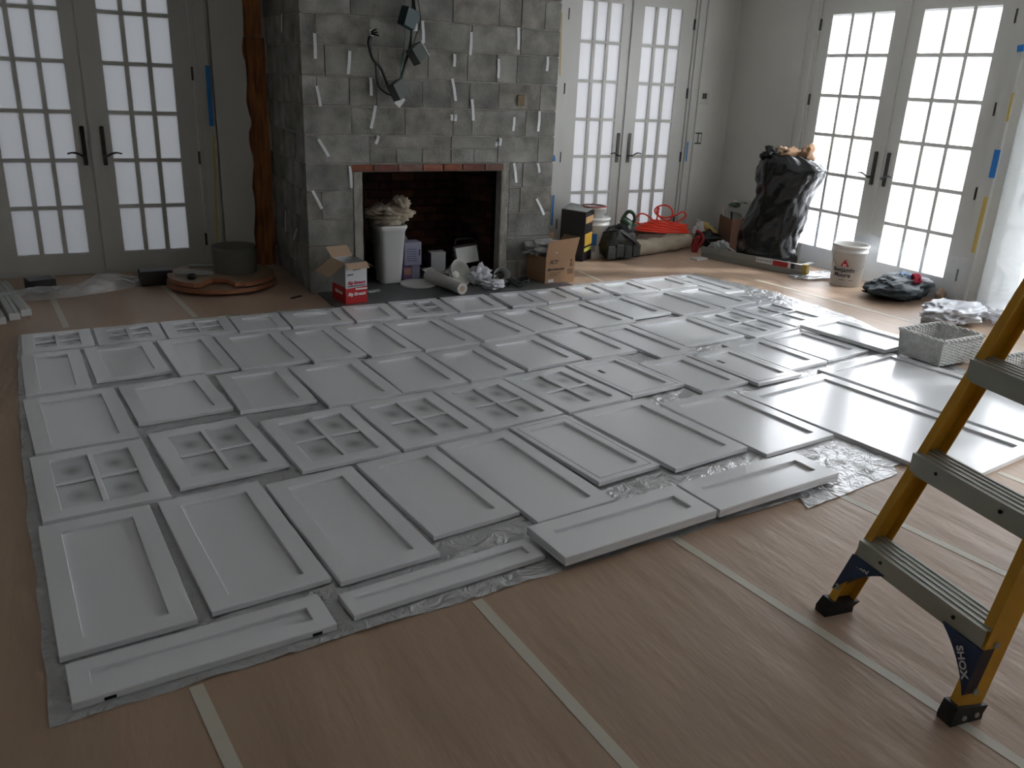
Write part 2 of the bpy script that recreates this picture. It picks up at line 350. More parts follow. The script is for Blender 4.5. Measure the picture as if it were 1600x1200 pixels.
ties = [(*cc(343, 158), *cc(347, 282)), (*cc(513, 243), *cc(505, 357)), (*cc(610, 140), *cc(620, 175)), (*cc(352, 410), *cc(372, 512)), (*cc(612, 370), *cc(616, 460)), (*cc(637, 505), *cc(615, 617)), (*cc(862, 97), *cc(867, 208)),
        (*cc(1097, 152), *cc(1092, 265)), (*cc(1323, 130), *cc(1323, 238)), (*cc(1017, 258), *cc(1015, 320)), (*cc(1228, 280), *cc(1227, 375)), (*cc(1465, 270), *cc(1460, 342)), (*cc(1005, 375), *cc(1022, 485)), (*cc(1100, 475), *cc(1107, 580)),
        (*cc(1002, 548), *cc(1003, 580)), (*cc(1022, 548), *cc(1020, 583)), (*cc(1304, 560), *cc(1298, 630)), (*cc(1425, 532), *cc(1418, 632)), (*cc(360, 667), *cc(412, 752)), (*cc(652, 652), *cc(638, 692)), (*cc(1238, 662), *cc(1234, 700)),
        (*cc(1217, 678), *cc(1217, 703)), (*cc(513, 797), *cc(521, 903)), (*cc(1302, 782), *cc(1313, 878)), (*cc(1416, 782), *cc(1424, 830)), (*c4(97, 198), *c4(150, 300)), (*c4(1315, 243), *c4(1357, 333))]
for i, (x0, y0, x1, y1) in enumerate(ties):
    a, b = atY(x0, y0, CY-.004), atY(x1, y1, CY-.030); a.y += .001
    m = MB(); mid = (a+b)/2; mid.y = CY-.024
    m.bar(a, mid, .0025, .021, up=(1, 0, 0)); m.bar(mid, b, .0025, .021, up=(1, 0, 0)); tt = obj('wall_tie', m, STRAP, ch, True)
    obj('nail', MB().tube([a+Vector((0, .004, 0)), a+Vector((0, -.006, 0))], .004, 6), DARK, tt, True)
for px, y0, y1, dx in ((446, 330, 362, 0), (464, 357, 374, -5), (440, 22, 50, 0)):
    a, b = atX(px, y0, CX0-.006), atX(px+dx, y1, CX0-.03); obj('wall_tie', MB().bar(a, b, .0025, .022, up=(0, 1, 0)), STRAP, ch, True)
hc = atY(814, 157, CY-.004); obj('chipped_hole', MB().box(hc+Vector((0, .0, 0)), (.06, .012, .085), ch=.005), mat('chip', (.20, .15, .09), .95, bump=1, bscale=50), ch, True)

# exposed framing lumber between plaster and chimney
WOOD = mat('old_orange_lumber', (.34, .13, .035), .65, bump=.5, bscale=20, var=.55, vscale=5, stretch=(6, 6, .8))
ws = thing('exposed_framing', 'rough orange-brown timber studs exposed between plaster and chimney', 'timber', (1.36, YB-.06, 0))
xw0, xw1 = 1.27, CX0-.05
for i, (a, b, z0, z1, y) in enumerate(((xw0, 1.36, 0, 1.83, .040), (1.362, 1.408, 0, 1.83, .050), (1.41, 1.475, 0, 1.83, .036), (xw0, 1.49, 1.835, H-.002, .05), (1.372, 1.402, 0, 1.18, .056), (1.478, CX0-.004, 0, 1.83, .02))):
    obj('stud', MB().span((a, YB-y-.004, z0), (b, YB-.004, z1)), WOOD, ws, True)
# plaster edge, broken away in a wavy line
WAVE = [(0, 1.332), (.15, 1.338), (.283, 1.329), (.39, 1.342), (.492, 1.352), (.58, 1.35), (.671, 1.337), (.76, 1.348), (.853, 1.364), (.92, 1.360), (.99, 1.342), (1.05, 1.336), (1.111, 1.340), (1.16, 1.362), (1.201, 1.366), (1.26, 1.350), (1.339, 1.335), (1.42, 1.34), (1.485, 1.349), (1.57, 1.350), (1.647, 1.345), (1.70, 1.328), (1.76, 1.327), (1.835, 1.343), (1.95, 1.352), (2.092, 1.350), (2.3, 1.34), (2.5, 1.355), (H, 1.345)]
poly = [(D1+.905, 0)]+[(x, z) for z, x in WAVE]+[(D1+.905, H)]
m = MB(); n = len(poly); vs = [(x, YB-.075, z) for x, z in poly]+[(x, YB-.060, z) for x, z in poly]
m.add(vs, [tuple(range(n)), tuple(range(n, 2*n))[::-1]]+[(i, n+i, n+(i+1) % n, (i+1) % n) for i in range(n)]); struct('wall_plaster', m, WALLM)
# dark gap beside the chimney

# ------------------------------------------------------------------ cabinet doors laid out to dry: centre x, y, width, depth, turn, level of the top face
FIT = {'R1a':(-0.1864,5.464,0.3841,0.3965,0.0487,0.024),
'R1b':(0.2079,5.481,0.3827,0.3921,0.0478,0.024),
'R1c':(0.6176,5.493,0.4171,0.3937,0.0366,0.024),
'R1d':(0.9977,5.482,0.3274,0.3816,0.0182,0.024),
'R1e':(1.383,5.482,0.416,0.3911,-0.0048,0.024),
'R1f':(1.774,5.489,0.3326,0.4141,-0.0237,0.024),
'R1g':(2.157,5.498,0.3855,0.4348,-0.0093,0.024),
'R1h':(2.566,5.508,0.3755,0.4135,-0.0087,0.024),
'R1i':(2.948,5.514,0.2941,0.4129,-0.0045,0.024),
'R1j':(3.256,5.53,0.29,0.3873,0.0454,0.024),
'R1k':(3.591,5.564,0.304,0.3769,0.0266,0.024),
'R1l':(3.985,5.579,0.3976,0.4147,0.0703,0.024),
'R1m':(4.405,5.61,0.4215,0.3994,0.1088,0.024),
'R1n':(4.764,5.491,0.2358,0.6954,0.0933,0.024),
'R2a':(-0.2021,4.883,0.3072,0.7135,0.0611,0.024),
'R2b':(0.1537,4.958,0.3774,0.6158,0.0773,0.024),
'R2c':(0.5265,4.931,0.3182,0.7001,0.0796,0.024),
'R2d':(0.8941,4.925,0.3971,0.6887,0.0662,0.024),
'R2e':(1.265,4.908,0.3285,0.674,0.0679,0.024),
'R2f':(1.602,4.886,0.3329,0.6853,0.067,0.024),
'R2g':(1.977,4.888,0.3976,0.6592,0.0832,0.024),
'R2h':(2.4,4.926,0.4007,0.6164,0.1127,0.024),
'R2i':(2.791,4.965,0.3638,0.565,0.105,0.024),
'R2j':(3.211,4.952,0.433,0.6401,0.1172,0.024),
'R2k':(3.628,5.019,0.3826,0.5601,0.121,0.03),
'R2l':(4.068,5.033,0.4404,0.6578,0.1306,0.024),
'R2m':(4.491,5.087,0.3782,0.6109,0.1728,0.024),
'G1':(4.198,4.394,0.4678,0.6272,0.1519,0.024),
'G2':(4.685,4.492,0.4649,0.5809,0.1668,0.024),
'R3a':(-0.1048,4.138,0.418,0.7187,0.0943,0.024),
'R3c':(0.3319,4.256,0.4433,0.5603,0.1027,0.024),
'R3d':(0.7757,4.24,0.3893,0.5924,0.0538,0.024),
'R3e':(1.194,4.198,0.4108,0.6518,0.0784,0.024),
'R3f':(1.603,4.222,0.3953,0.5978,0.0709,0.024),
'R3g':(1.993,4.237,0.3614,0.5583,0.0989,0.024),
'R3h':(2.417,4.305,0.4263,0.5517,0.1089,0.024),
'R3i':(2.853,4.353,0.3715,0.5751,0.1087,0.024),
'R3j':(3.232,4.268,0.3156,0.6918,0.1156,0.024),
'R3k':(3.668,4.362,0.5518,0.5694,0.0966,0.024),
'R3l':(3.881,3.744,0.3577,0.5678,0.1079,0.024),
'R3m':(4.289,3.799,0.4412,0.5565,0.1364,0.024),
'W1':(-0.05,3.447,0.449,0.6243,0.0917,0.024),
'W2':(0.4251,3.541,0.4539,0.6118,0.1159,0.024),
'W3':(0.9098,3.505,0.4562,0.6123,0.0966,0.024),
'W4':(1.376,3.555,0.4533,0.6102,0.1011,0.024),
'W5':(1.833,3.607,0.4391,0.595,0.1185,0.024),
'W6':(2.282,3.662,0.4388,0.5984,0.1487,0.024),
'P1':(2.706,3.722,0.4011,0.5934,0.1356,0.03),
'P2':(3.125,3.623,0.3721,0.5539,0.1029,0.024),
'P3':(3.507,3.616,0.3773,0.5914,0.103,0.03),
'B2':(3.589,2.659,0.7413,1.246,0.1383,0.024),
'F1':(-0.0384,2.696,0.3806,0.8268,0.079,0.024),
'F2':(0.377,2.742,0.3918,0.8147,0.0988,0.024),
'F3':(0.7738,2.739,0.3777,0.8058,0.1039,0.024),
'F4':(1.169,2.842,0.3866,0.7042,0.1181,0.024),
'F5':(1.57,2.837,0.3862,0.8152,0.1053,0.024),
'Q1':(1.946,2.954,0.358,0.6773,0.1353,0.03),
'Q2':(2.389,2.97,0.4779,0.7332,0.1311,0.03),
'Q3':(2.912,2.935,0.4983,0.7264,0.1068,0.024),
'T1':(0.1891,2.173,0.7297,0.1903,0.0767,0.024),
'T2':(0.9683,2.231,0.7289,0.1407,0.1011,0.024),
'T3':(1.712,2.262,0.7322,0.2538,0.089,0.058),
'T4':(2.443,2.323,0.7205,0.2583,0.0847,0.058),
'N1':(4.723,3.808,0.4168,0.6662,0.1451,0.055),
'B1':(4.352,2.827,0.7442,1.246,0.1383,0.024)}

def rect(w, h, d, z): x, y = w/2-d, h/2-d; return [(-x, -y, z), (x, -y, z), (x, y, z), (-x, y, z)]
GLZ = None
def spray_glass():
    """glass oversprayed with white, clear towards the middle of each pane"""
    m = bpy.data.materials.new('oversprayed_glass'); m.use_nodes = True; n = m.node_tree.nodes; l = m.node_tree.links; n.clear()
    o = n.new('ShaderNodeOutputMaterial'); tc = n.new('ShaderNodeTexCoord'); mp = n.new('ShaderNodeMapping'); mp.inputs['Location'].default_value = (-.5, -.5, 0); l.new(tc.outputs['Generated'], mp.inputs[0])
    mp.vector_type = 'POINT'; sc = n.new('ShaderNodeVectorMath'); sc.operation = 'MULTIPLY'; sc.inputs[1].default_value = (1.0, 1.15, 0); l.new(mp.outputs[0], sc.inputs[0])
    ln = n.new('ShaderNodeVectorMath'); ln.operation = 'LENGTH'; l.new(sc.outputs[0], ln.inputs[0])
    t = n.new('ShaderNodeTexNoise'); t.inputs['Scale'].default_value = 14; l.new(tc.outputs['Object'], t.inputs['Vector'])
    ad = n.new('ShaderNodeMath'); ad.operation = 'MULTIPLY_ADD'; ad.inputs[1].default_value = .22; l.new(t.outputs[0], ad.inputs[0]); l.new(ln.outputs['Value'], ad.inputs[2])
    r = n.new('ShaderNodeValToRGB'); r.color_ramp.elements[0].position = .10; r.color_ramp.elements[0].color = (.50, .50, .50, 1); r.color_ramp.elements[1].position = .46; r.color_ramp.elements[1].color = (.92, .92, .92, 1); l.new(ad.outputs[0], r.inputs[0])
    tr = n.new('ShaderNodeBsdfTransparent'); p = n.new('ShaderNodeBsdfPrincipled'); p.inputs['Base Color'].default_value = (.66, .69, .70, 1); p.inputs['Roughness'].default_value = .4
    mx = n.new('ShaderNodeMixShader'); l.new(r.outputs[0], mx.inputs[0]); l.new(tr.outputs[0], mx.inputs[1]); l.new(p.outputs[0], mx.inputs[2])
    gl = n.new('ShaderNodeBsdfGlossy'); gl.inputs['Roughness'].default_value = .12; m2 = n.new('ShaderNodeMixShader'); lw = n.new('ShaderNodeFresnel'); lw.inputs[0].default_value = 1.45
    l.new(lw.outputs[0], m2.inputs[0]); l.new(mx.outputs[0], m2.inputs[1]); l.new(gl.outputs[0], m2.inputs[2]); l.new(m2.outputs[0], o.inputs[0]); return m
GLZ = spray_glass()
SIDEP = PAINT
def cabinet_door(key, label, cat='cabinet door', style='plain', name='cabinet_door', t=.0195, group='white cabinet doors laid out to dry', rail=None):
    cx, cy, w, h, a, zt = FIT[key]; w -= .006; h -= .010; o = thing(name, label, cat, (cx, cy, zt-t), a, group)
    r = rail or min(.070, h*.31, w*.31)
    if style == 'lip': prof = [(0, 0), (0, t-.002), (.002, t), (.026, t), (.026, t-.007), (.031, t-.007), (.031, t), (r-.002, t), (r, t-.002), (r, t-.0125)]
    elif style == 'thick': prof = [(0, 0), (0, t*.42), (.002, t*.45), (.002, t*.5), (0, t*.53), (0, t-.002), (.002, t), (r-.002, t), (r, t-.002), (r, t-.014)]
    elif style == 'flat': prof = [(0, 0), (0, t-.002), (.002, t), (.024, t), (.024, t-.003)]
    else: prof = [(0, 0), (0, t-.002), (.002, t), (r-.002, t), (r, t-.002), (r, t-.0125)]
    if style == 'glass': prof[-1] = (r, t-.0135)
    m = MB(); m.rings([rect(w, h, d, z) for d, z in prof]); m.rings([rect(w, h, prof[-1][0], .001), rect(w, h, 0, 0)])
    if style == 'glass': m.rings([rect(w, h, r, t-.013), rect(w, h, r, .001)])
    obj('frame', m, PAINT, o)
    iw, ih = w-2*r, h-2*r
    if style == 'glass':
        b = .022
        m = MB(); m.box((0, 0, t-.006), (b, ih, .0115), ch=.002); obj('glazing_bar', m, PAINT, o)
        for s in (-1, 1): obj('glazing_bar', MB().box((s*(iw+b)/4, 0, t-.0065), ((iw-b)/2, b, .0105), ch=.002), PAINT, o)
        for sx in (-1, 1):
            for sy in (-1, 1):
                gw, gh = (iw-b)/2, (ih-b)/2; x, y = sx*(gw+b)/2, sy*(gh+b)/2
                obj('glass_pane', MB().add([(x-gw/2, y-gh/2, t-.012), (x+gw/2, y-gh/2, t-.012), (x+gw/2, y+gh/2, t-.012), (x-gw/2, y+gh/2, t-.012)], [(0, 1, 2, 3)]), GLZ, o)
    elif style == 'open':
        pass
    else:
        d, z = prof[-1]; L = rect(w, h, d, z); obj('centre_panel', MB().add(L, [(0, 1, 2, 3)]), PAINT, o)
    return o
ORD = ['leftmost', 'second from left', 'third from left', 'fourth from left', 'fifth from left', 'sixth from left', 'seventh from left', 'eighth from left', 'ninth from left', 'tenth from left', 'eleventh from left', 'twelfth from left', 'thirteenth from left', 'rightmost']
row1 = ['R1'+c for c in 'abcdefghijklmn']
for i, k in enumerate(row1):
    gl = k in ('R1a', 'R1b', 'R1c', 'R1g')
    if gl: lab = 'glazed white cabinet door, %s in the far row along the hearth' % ORD[i]
    elif k == 'R1n': lab = 'long narrow white cabinet door at the far right corner of the layout'
    else: lab = 'small plain white cabinet door, %s in the far row along the hearth' % ORD[i]
    cabinet_door(k, lab, style='glass' if gl else 'plain')
for i, k in enumerate(['R2'+c for c in 'abcdefghijklm']):
    cabinet_door(k, 'tall plain white cabinet door, %s in the second row from the hearth' % (ORD[i] if i < 12 else ORD[-1]))
for i, k in enumerate(['R3'+c for c in 'acdefghijk']):
    cabinet_door(k, ('plain white cabinet door, %s in the third row from the hearth' % ORD[i]) if i < 9 else 'wide plain white cabinet door just below the two four-light doors on the right')
cabinet_door('G1', 'four-light white cabinet door near the right edge, nearer one of that pair', style='glass')
cabinet_door('G2', 'four-light white cabinet door at the right edge, farther of the right pair', style='glass')
for i in range(6):
    cabinet_door('W%d' % (i+1), 'glazed white cabinet door with grey overspray, %s in the middle row' % (ORD[i] if i < 5 else 'rightmost'), style='glass')
for k, s in (('P1', 'beside the last glazed door'), ('P3', 'second one, farther right')):
    o = cabinet_door(k, 'grooved white door with a dark keyhole slot, '+s, style='lip')
    cx, cy, w, h, a, zt = FIT[k]
    obj('keyhole_slot', MB().box((-w*.16, h*.20, .0077), (.022, .055, .0012)), mat('dark_slot', (.09, .09, .09), .8), o)
cabinet_door('P2', 'plain white cabinet door between the two doors with keyhole slots')
cabinet_door('R3l', 'shiny plain white cabinet door, nearer of the two right of the keyhole door')
cabinet_door('R3m', 'brightly shining white cabinet door beside the black gap and raised panel')
for i in range(5):
    cabinet_door('F%d' % (i+1), 'large plain white cabinet door, %s in the front row of tall doors' % ORD[i])
cabinet_door('Q1', 'narrow white cabinet door with a grooved edge in the front row', style='lip')
cabinet_door('Q2', 'large white cabinet door right of the narrow grooved one in the front row')
cabinet_door('Q3', 'large white cabinet door at the right end of the front row, half shining')
BIGP = 'pantry panels reflecting the window'
cabinet_door('B2', 'huge white pantry panel reflecting the window, nearer one, beneath the ladder', style='plain', name='pantry_panel', cat='panel', group=BIGP, t=.022)
cabinet_door('B1', 'huge white pantry panel reflecting the window, farther one, under the wicker basket', style='plain', name='pantry_panel', cat='panel', group=BIGP, t=.022)
cabinet_door('N1', 'thick raised white cabinet panel in front of the wicker basket', style='lip', t=.026)
t1 = cabinet_door('T1', 'thick white drawer front at the front left corner with dark notches', 'drawer front', name='drawer_front', t=.022)
for x in (-.27, .30): obj('notch', MB().box((x, -FIT['T1'][3]/2+.007, .007), (.030, .006, .010)), mat('notch_dark', (.01, .01, .01), .9), t1)
cabinet_door('T2', 'thin long white drawer front, second along the front edge', 'drawer front', name='drawer_front')
t3 = cabinet_door('T3', 'raised thick white drawer front in the middle of the front edge', 'drawer front', name='drawer_front', style='thick', t=.034)
t4 = cabinet_door('T4', 'raised thick white drawer front at the right of the front edge', 'drawer front', name='drawer_front', style='thick', t=.034)
BLK = mat('scrap_wood_block', (.35, .33, .28), .7)
for k in ('T3', 'T4', 'N1'):
    cx, cy, w, h, a, zt = FIT[k]; zb = zt-(.034 if k != 'N1' else .026)
    for s in (-1, 1):
        p = (Vector((cx+cos(a)*s*w*.36, cy+sin(a)*s*w*.36, 0)) if k != 'N1' else Vector((cx-sin(a)*s*h*.36, cy+cos(a)*s*h*.36, 0)))
        solo('spacer_block', MB().box((p.x, p.y, .006+(zb-.006)/2), (.06, .06, zb-.0065), a), BLK, 'small wooden block under the %s of %s' % (('left end', 'right end')[(s+1)//2] if k != 'N1' else ('near end', 'far end')[(s+1)//2], {'T3': 'the middle raised drawer front', 'T4': 'the right raised drawer front', 'N1': 'the raised panel by the basket'}[k]), 'block', group='blocks under the raised doors')

# ------------------------------------------------------------------ plastic drop sheets under the doors
SHEET = film('milky_drop_sheet', .10, .12, rough=.28, col=(.42, .43, .44), wr=.6, scale=14, gloss=.14)
def in_poly(x, y, P):
    c = False; j = len(P)-1
    for i in range(len(P)):
        if (P[i][1] > y) != (P[j][1] > y) and x < (P[j][0]-P[i][0])*(y-P[i][1])/(P[j][1]-P[i][1])+P[i][0]: c = not c
        j = i
    return c
def sheet(name, corners, nu, nv, label, seed, lift=.001, amp=.007, edge=.012):
    """a spread sheet: four corner curves (left edge, right edge lists), wrinkled wherever no door presses it flat"""
    L, R_ = [[Vector(p) for p in e] for e in corners]
    def along(E, t):
        f = t*(len(E)-1); i = min(int(f), len(E)-2); return E[i].lerp(E[i+1], f-i)
    rects = []
    for k, (cx, cy, w_, h_, a, zt) in FIT.items():
        if zt < .04: rects.append((cx, cy, w_/2+.004, h_/2+.004, cos(a), sin(a)))
    def fn(u, v):
        p = along(L, v).lerp(along(R_, v), u); e = min(u, 1-u, v, 1-v)
        q = p.copy(); q.x += edge*nz((p.x, p.y, 1), 5, seed)*(e < .02); q.y += edge*nz((p.x, p.y, 9), 5, seed+2)*(e < .02)
        flat = 0
        for cx, cy, hw, hh, ca, sa in rects:
            dx, dy = q.x-cx, q.y-cy
            if abs(dx) > .9 or abs(dy) > .9: continue
            if abs(dx*ca+dy*sa) < hw and abs(-dx*sa+dy*ca) < hh: flat = 1; break
        wz = 0 if flat else amp*max(0, crease((p.x, p.y*.8, seed), 6, seed))**3+amp*.5*max(0, crease((p.x*1.3, p.y, seed), 15, seed+1))**3
        return (q.x, q.y, lift+wz)
    return solo(name, MB().grid(fn, nu, nv), SHEET, label, 'drop sheet')
fl = lambda *a: [at(x, y) for x, y in a]
sheet('plastic_drop_sheet', (fl((80, 1136), (72, 1080), (60, 950), (50, 870), (40, 780), (34, 690), (30, 620), (27, 560), (30, 525)),
     fl((1262, 776), (1330, 748), (1500, 700), (1640, 650), (1560, 600), (1440, 548), (1330, 495), (1215, 458), (1085, 428))), 240, 210, 'big milky plastic drop sheet spread under all the white doors', 1)
sheet('plastic_corner_sheet', (fl((1262, 796), (1245, 777), (1215, 760)), fl((1402, 741), (1392, 722), (1330, 680))), 50, 34, 'crinkled corner of grey plastic sheet beside the right raised drawer front', 5, .003, .0035, .006)

# ------------------------------------------------------------------ tape seams of the paper
TP = [((745, 938), (990, 1206), 15), ((1052, 840), (1400, 1063), 13), ((1400, 1063), (1640, 1222), 15), ((1300, 768), (1640, 930), 12), ((306, 1072), (372, 1215), 14), ((80, 462), (104, 512), 6), ((255, 446), (306, 496), 6),
      ((1180, 437), (1345, 481), 4), ((1345, 481), (1450, 510), 5), ((1560, 738), (1640, 770), 9), ((905, 424), (960, 448), 4)]
TPL = ['crossing the floor below the middle of the white doors', 'nearest the left ladder foot', 'running out under the right ladder foot', 'passing behind the ladder', 'at the bottom left edge', 'at the far left by the white trim strips',
       'by the round wooden boards', 'near the paint bucket', 'leading to the wicker basket', 'beyond the pantry panel corner', 'beside the brown carton']
for (a, b, wpx), lb in zip(TP, TPL):
    p, q = at(*a), at(*b); d = (q-p).normalized(); r = Vector((-d.y, d.x, 0)); w_ = .019
    solo('seam_tape', MB().box((p+q)/2+Vector((0, 0, .0008)), ((q-p).length, 2*w_, .0012), math.atan2(d.y, d.x)), TAPEM, 'pale tape over a paper seam, '+lb, 'tape', group='tape on the paper seams')

# ------------------------------------------------------------------ plastic film hung over doors and walls
CLEAR = film('clear_masking_film', .988, .30, rough=.25, col=(.80, .82, .85), wr=.5, scale=4, gloss=.004, graze=.05)
CLEAR2 = film('milky_masking_film', .62, .55, rough=.25, col=(.80, .84, .86), wr=.6, scale=4, gloss=.08)
def hanging(label, fn, nu, nv, m=None): return solo('masking_film', MB().grid(fn, nu, nv), m or CLEAR, label, 'plastic sheet', group='film taped over the doors')
def film_back(x0, x1, seed, z0=.12):
    def fn(u, v):
        x = x0+(x1-x0)*u; z = z0+(2.62-z0)*v; b = .05*(1-v)**2
        return (x, YB-.085-b-.014*crease((x*1.2+z*.8, z*.25, seed), 2.2, seed)-.008*nz((x, z*2, seed), 4), z)
    return fn
hanging('clear plastic film taped over the french door at the far left', film_back(D1-1.1, D1+.885, 2), 60, 60)
hanging('clear plastic film taped over the french door beside the chimney', film_back(D2-.95, D2+.90, 3, .04), 60, 60)
def fr(u, v):
    y = D3+1.1-2.25*u; z = .05+2.6*v; b = .03*(1-v)**2
    return (XR-.085-b-.016*crease((y*1.2-z*.8, z*.25, 4), 2.2, 4)-.008*nz((y, z*2, 4), 4), y, z)
hanging('clear plastic film taped over the sunlit french door on the right', fr, 70, 60)
LOWF = film('gathered_door_film', .90, .5, rough=.25, col=(.70, .80, .92), wr=.4, scale=5, gloss=.01)
def fr0(u, v):
    y = D3+.60-1.75*u; z = .03+(.40+.10*nz((y*2, 1, 3)))*v
    return (XR-.14-.03*(1-v)-.015*crease((y*1.6, z*.5, 6), 2.2, 6), y, z)
hanging('bunched lower film across the foot of the sunlit french door', fr0, 60, 12, LOWF)
def fr2(u, v):
    y = 3.98-1.6*u; z = .01+2.6*v
    return (XR-.16-.06*u-.05*crease((y*1.6, z*.2, 8), 2.0, 8)-.03*(1-v), y, z)
hanging('milky plastic sheet hanging at the right edge behind the yellow ladder', fr2, 60, 50, CLEAR2)
# gathered film on the floor along the far left door
def gath(u, v):
    x = -1.15+2.0*u; p = at(200*u-20, 462-14*u, 0)
    ctr = [Vector((-1.2, 6.72)), Vector((-.5, 6.62)), Vector((-.05, 6.66)), Vector((.45, 6.92)), Vector((1.0, 7.02))]
    f = u*4; i = min(int(f), 3); c = ctr[i].lerp(ctr[i+1], f-i); w_ = .20*(.6+.5*abs(nz((u*4, 1, 1), 1)))
    ht = .09*(.6+nz((u*6, 3, 2), 1))*sin(pi*v)+.03*crease((u*5, v*1.5, 3), 3)*sin(pi*v)
    return (c.x, c.y-w_/2+w_*v*1.2, .004+max(0, ht))
solo('gathered_film', MB().grid(gath, 90, 24), CLEAR2, 'loose folds of plastic film gathered on the floor below the far left door', 'plastic sheet')

# painter's tape on the walls
BLUE = mat('blue_painters_tape', (.012, .17, .50), .6); YEL = mat('yellow_tape', (.50, .36, .09), .6)
def tape_strip(a, b, wid, m, lab, grp, nrm):
    u = (0, 1, 0) if nrm == 'y' else (1, 0, 0)
    mb = MB(); mb.bar(a, b, wid, .0012, up=u); return solo('tape_strip', mb, m, lab, 'tape', group=grp)
Yt = YB-.106
for x0, y0, x1, y1, wd, m, lb in ((324, 102, 331, 197, .035, BLUE, 'long strip of blue tape on the plaster right of the far left door'),
        (334, 213, 341, 412, .014, YEL, 'thin yellow tape line on the plaster below the long blue strip'),):
    tape_strip(atY(x0, y0, Yt), atY(x1, y1, Yt), wd, m, lb, 'tape strips on the walls', 'y')
Yc = YB-.037
Yd = YB-.17
for x0, y0, x1, y1, wd, m, lb in ((865, 243, 866, 252, .03, BLUE, 'tiny blue tape tab beside the chimney edge, upper'), (865, 305, 862, 352, .022, BLUE, 'blue tape strip beside the chimney edge above the black box'),
        (878, 20, 875, 118, .012, YEL, 'yellow tape line down the casing beside the chimney'),
        (1100, 0, 1099, 10, .02, BLUE, 'blue tape stub above the thermostat'), (1089, 98, 1086, 136, .012, BLUE, 'thin blue tape strip above the thermostat near the middle door'),
        (1075, 222, 1072, 252, .016, BLUE, 'blue tape strip beside the light switch')):
    yy = YB-.04 if x0 < 1080 else YB-.003
    tape_strip(atY(x0, y0, yy), atY(x1, y1, yy), wd, m, lb, 'tape strips on the walls', 'y')
Xt = XR-.005
for x0, y0, x1, y1, wd, m, lb in ((1264, 48, 1259, 74, .03, DARK, 'dark tape strip left of the sunlit door near the top'), (1253, 110, 1249, 135, .03, BLUE, 'blue tape strip left of the sunlit door'),
        (1235, 228, 1234, 238, .02, BLUE, 'small blue tape tab just above the trash bag'), (1268, 0, 1262, 45, .018, YEL, 'yellow tape line left of the sunlit door')):
    tape_strip(atX(x0, y0, Xt), atX(x1, y1, Xt), wd, m, lb, 'tape strips on the walls', 'x')
Xf = XR-.108
for x0, y0, x1, y1, wd, m, lb in ((1559, 234, 1549, 278, .05, BLUE, 'blue tape strip on film right of the sunlit door'), (1541, 308, 1520, 395, .035, YEL, 'yellow tape strip below the blue one right of the sunlit door'),
        (1583, 145, 1573, 190, .02, YEL, 'faint short yellow tape mark near the top right edge'), (1595, 70, 1594, 81, .05, BLUE, 'small blue tape square at the top right edge')):
    tape_strip(atX(x0, y0, Xf), atX(x1, y1, Xf), wd, m, lb, 'tape strips on the walls', 'x')
# thermostat and switch
c = atY(1098, 152, YB); t = thing('thermostat', 'small pale thermostat with a dark screen on the wall beside the corner', 'thermostat', (c.x, c.y, c.z-.06))
obj('plate', MB().box((c.x, YB-.009, c.z), (.13, .018, .13), ch=.003), TRIMW, t, True); obj('screen', MB().box((c.x+.008, YB-.020, c.z+.012), (.055, .004, .055)), BLACK, t, True)
c = atY(1089, 216, YB); t = thing('light_switch', 'double rocker light switch with a dark plate below the thermostat', 'switch', (c.x, c.y, c.z-.06))
obj('wall_plate', MB().box((c.x, YB-.004, c.z), (.112, .008, .118), ch=.002), BLACK, t, True)
for s in (-1, 1): obj('rocker', MB().box((c.x+s*.025, YB-.012, c.z), (.034, .010, .09), ch=.003), TRIMW, t, True)

# ------------------------------------------------------------------ cables and junction boxes on the chimney
YC = CY-.03
def A(x, y, d=0): return atY(560+x/7.057, y/7.057, YC-d)
wr = thing('electrical_wiring', 'black electrical cables hanging with loose junction boxes on the chimney', 'wiring', (A(560, 400).x, CY, A(560, 1100).z))
CAB = mat('black_cable', (.010, .010, .010), .5); GBOX = mat('grey_green_box', (.055, .07, .062), .6); TEALB = mat('dark_teal_box', (.008, .03, .032), .6); TW = mat('teal_wire', (.03, .12, .10), .5)
def cable(pts, r, m=CAB, name='cable'): obj(name, MB().tube(smooth_path(pts, 6), r, 7), m, wr, True)
cable([A(605, -700), A(605, -60, .02), A(600, 120, .04), A(585, 400, .03), A(560, 560, .03), A(520, 700, .03), A(470, 880, .03), A(450, 960, .03)], .011)
cable([A(610, -700), A(612, -60, .03), A(625, 140, .05), A(585, 350, .04), A(575, 520, .035), A(500, 760, .035), A(440, 920, .03)], .008)
cable([A(645, -60, .01), A(680, 150, .02), A(685, 260, .02), A(640, 380, .02), A(615, 470, .02)], .0035)
cable([A(440, 1040, .03), A(340, 970, .03), A(290, 850, .02), A(240, 740, .02), A(165, 660, .01), A(130, 560, .01), A(125, 470, .02), A(145, 400, .02)], .010)
cable([A(430, 1060, .03), A(330, 1040, .03), A(230, 960, .02), A(200, 850, .02), A(190, 720, .01), A(140, 600, .01)], .006)
cable([A(130, 540, .01), A(112, 470, .025), A(125, 410, .02)], .012)
cable([A(510, -60), A(510, 200, .03), A(512, 400, .03), A(495, 600, .03), A(470, 760, .03), A(460, 900, .03)], .003, TW, 'ground_wire')
cable([A(495, 560, .03), A(470, 680, .03), A(465, 860, .04)], .003, TW, 'ground_wire')
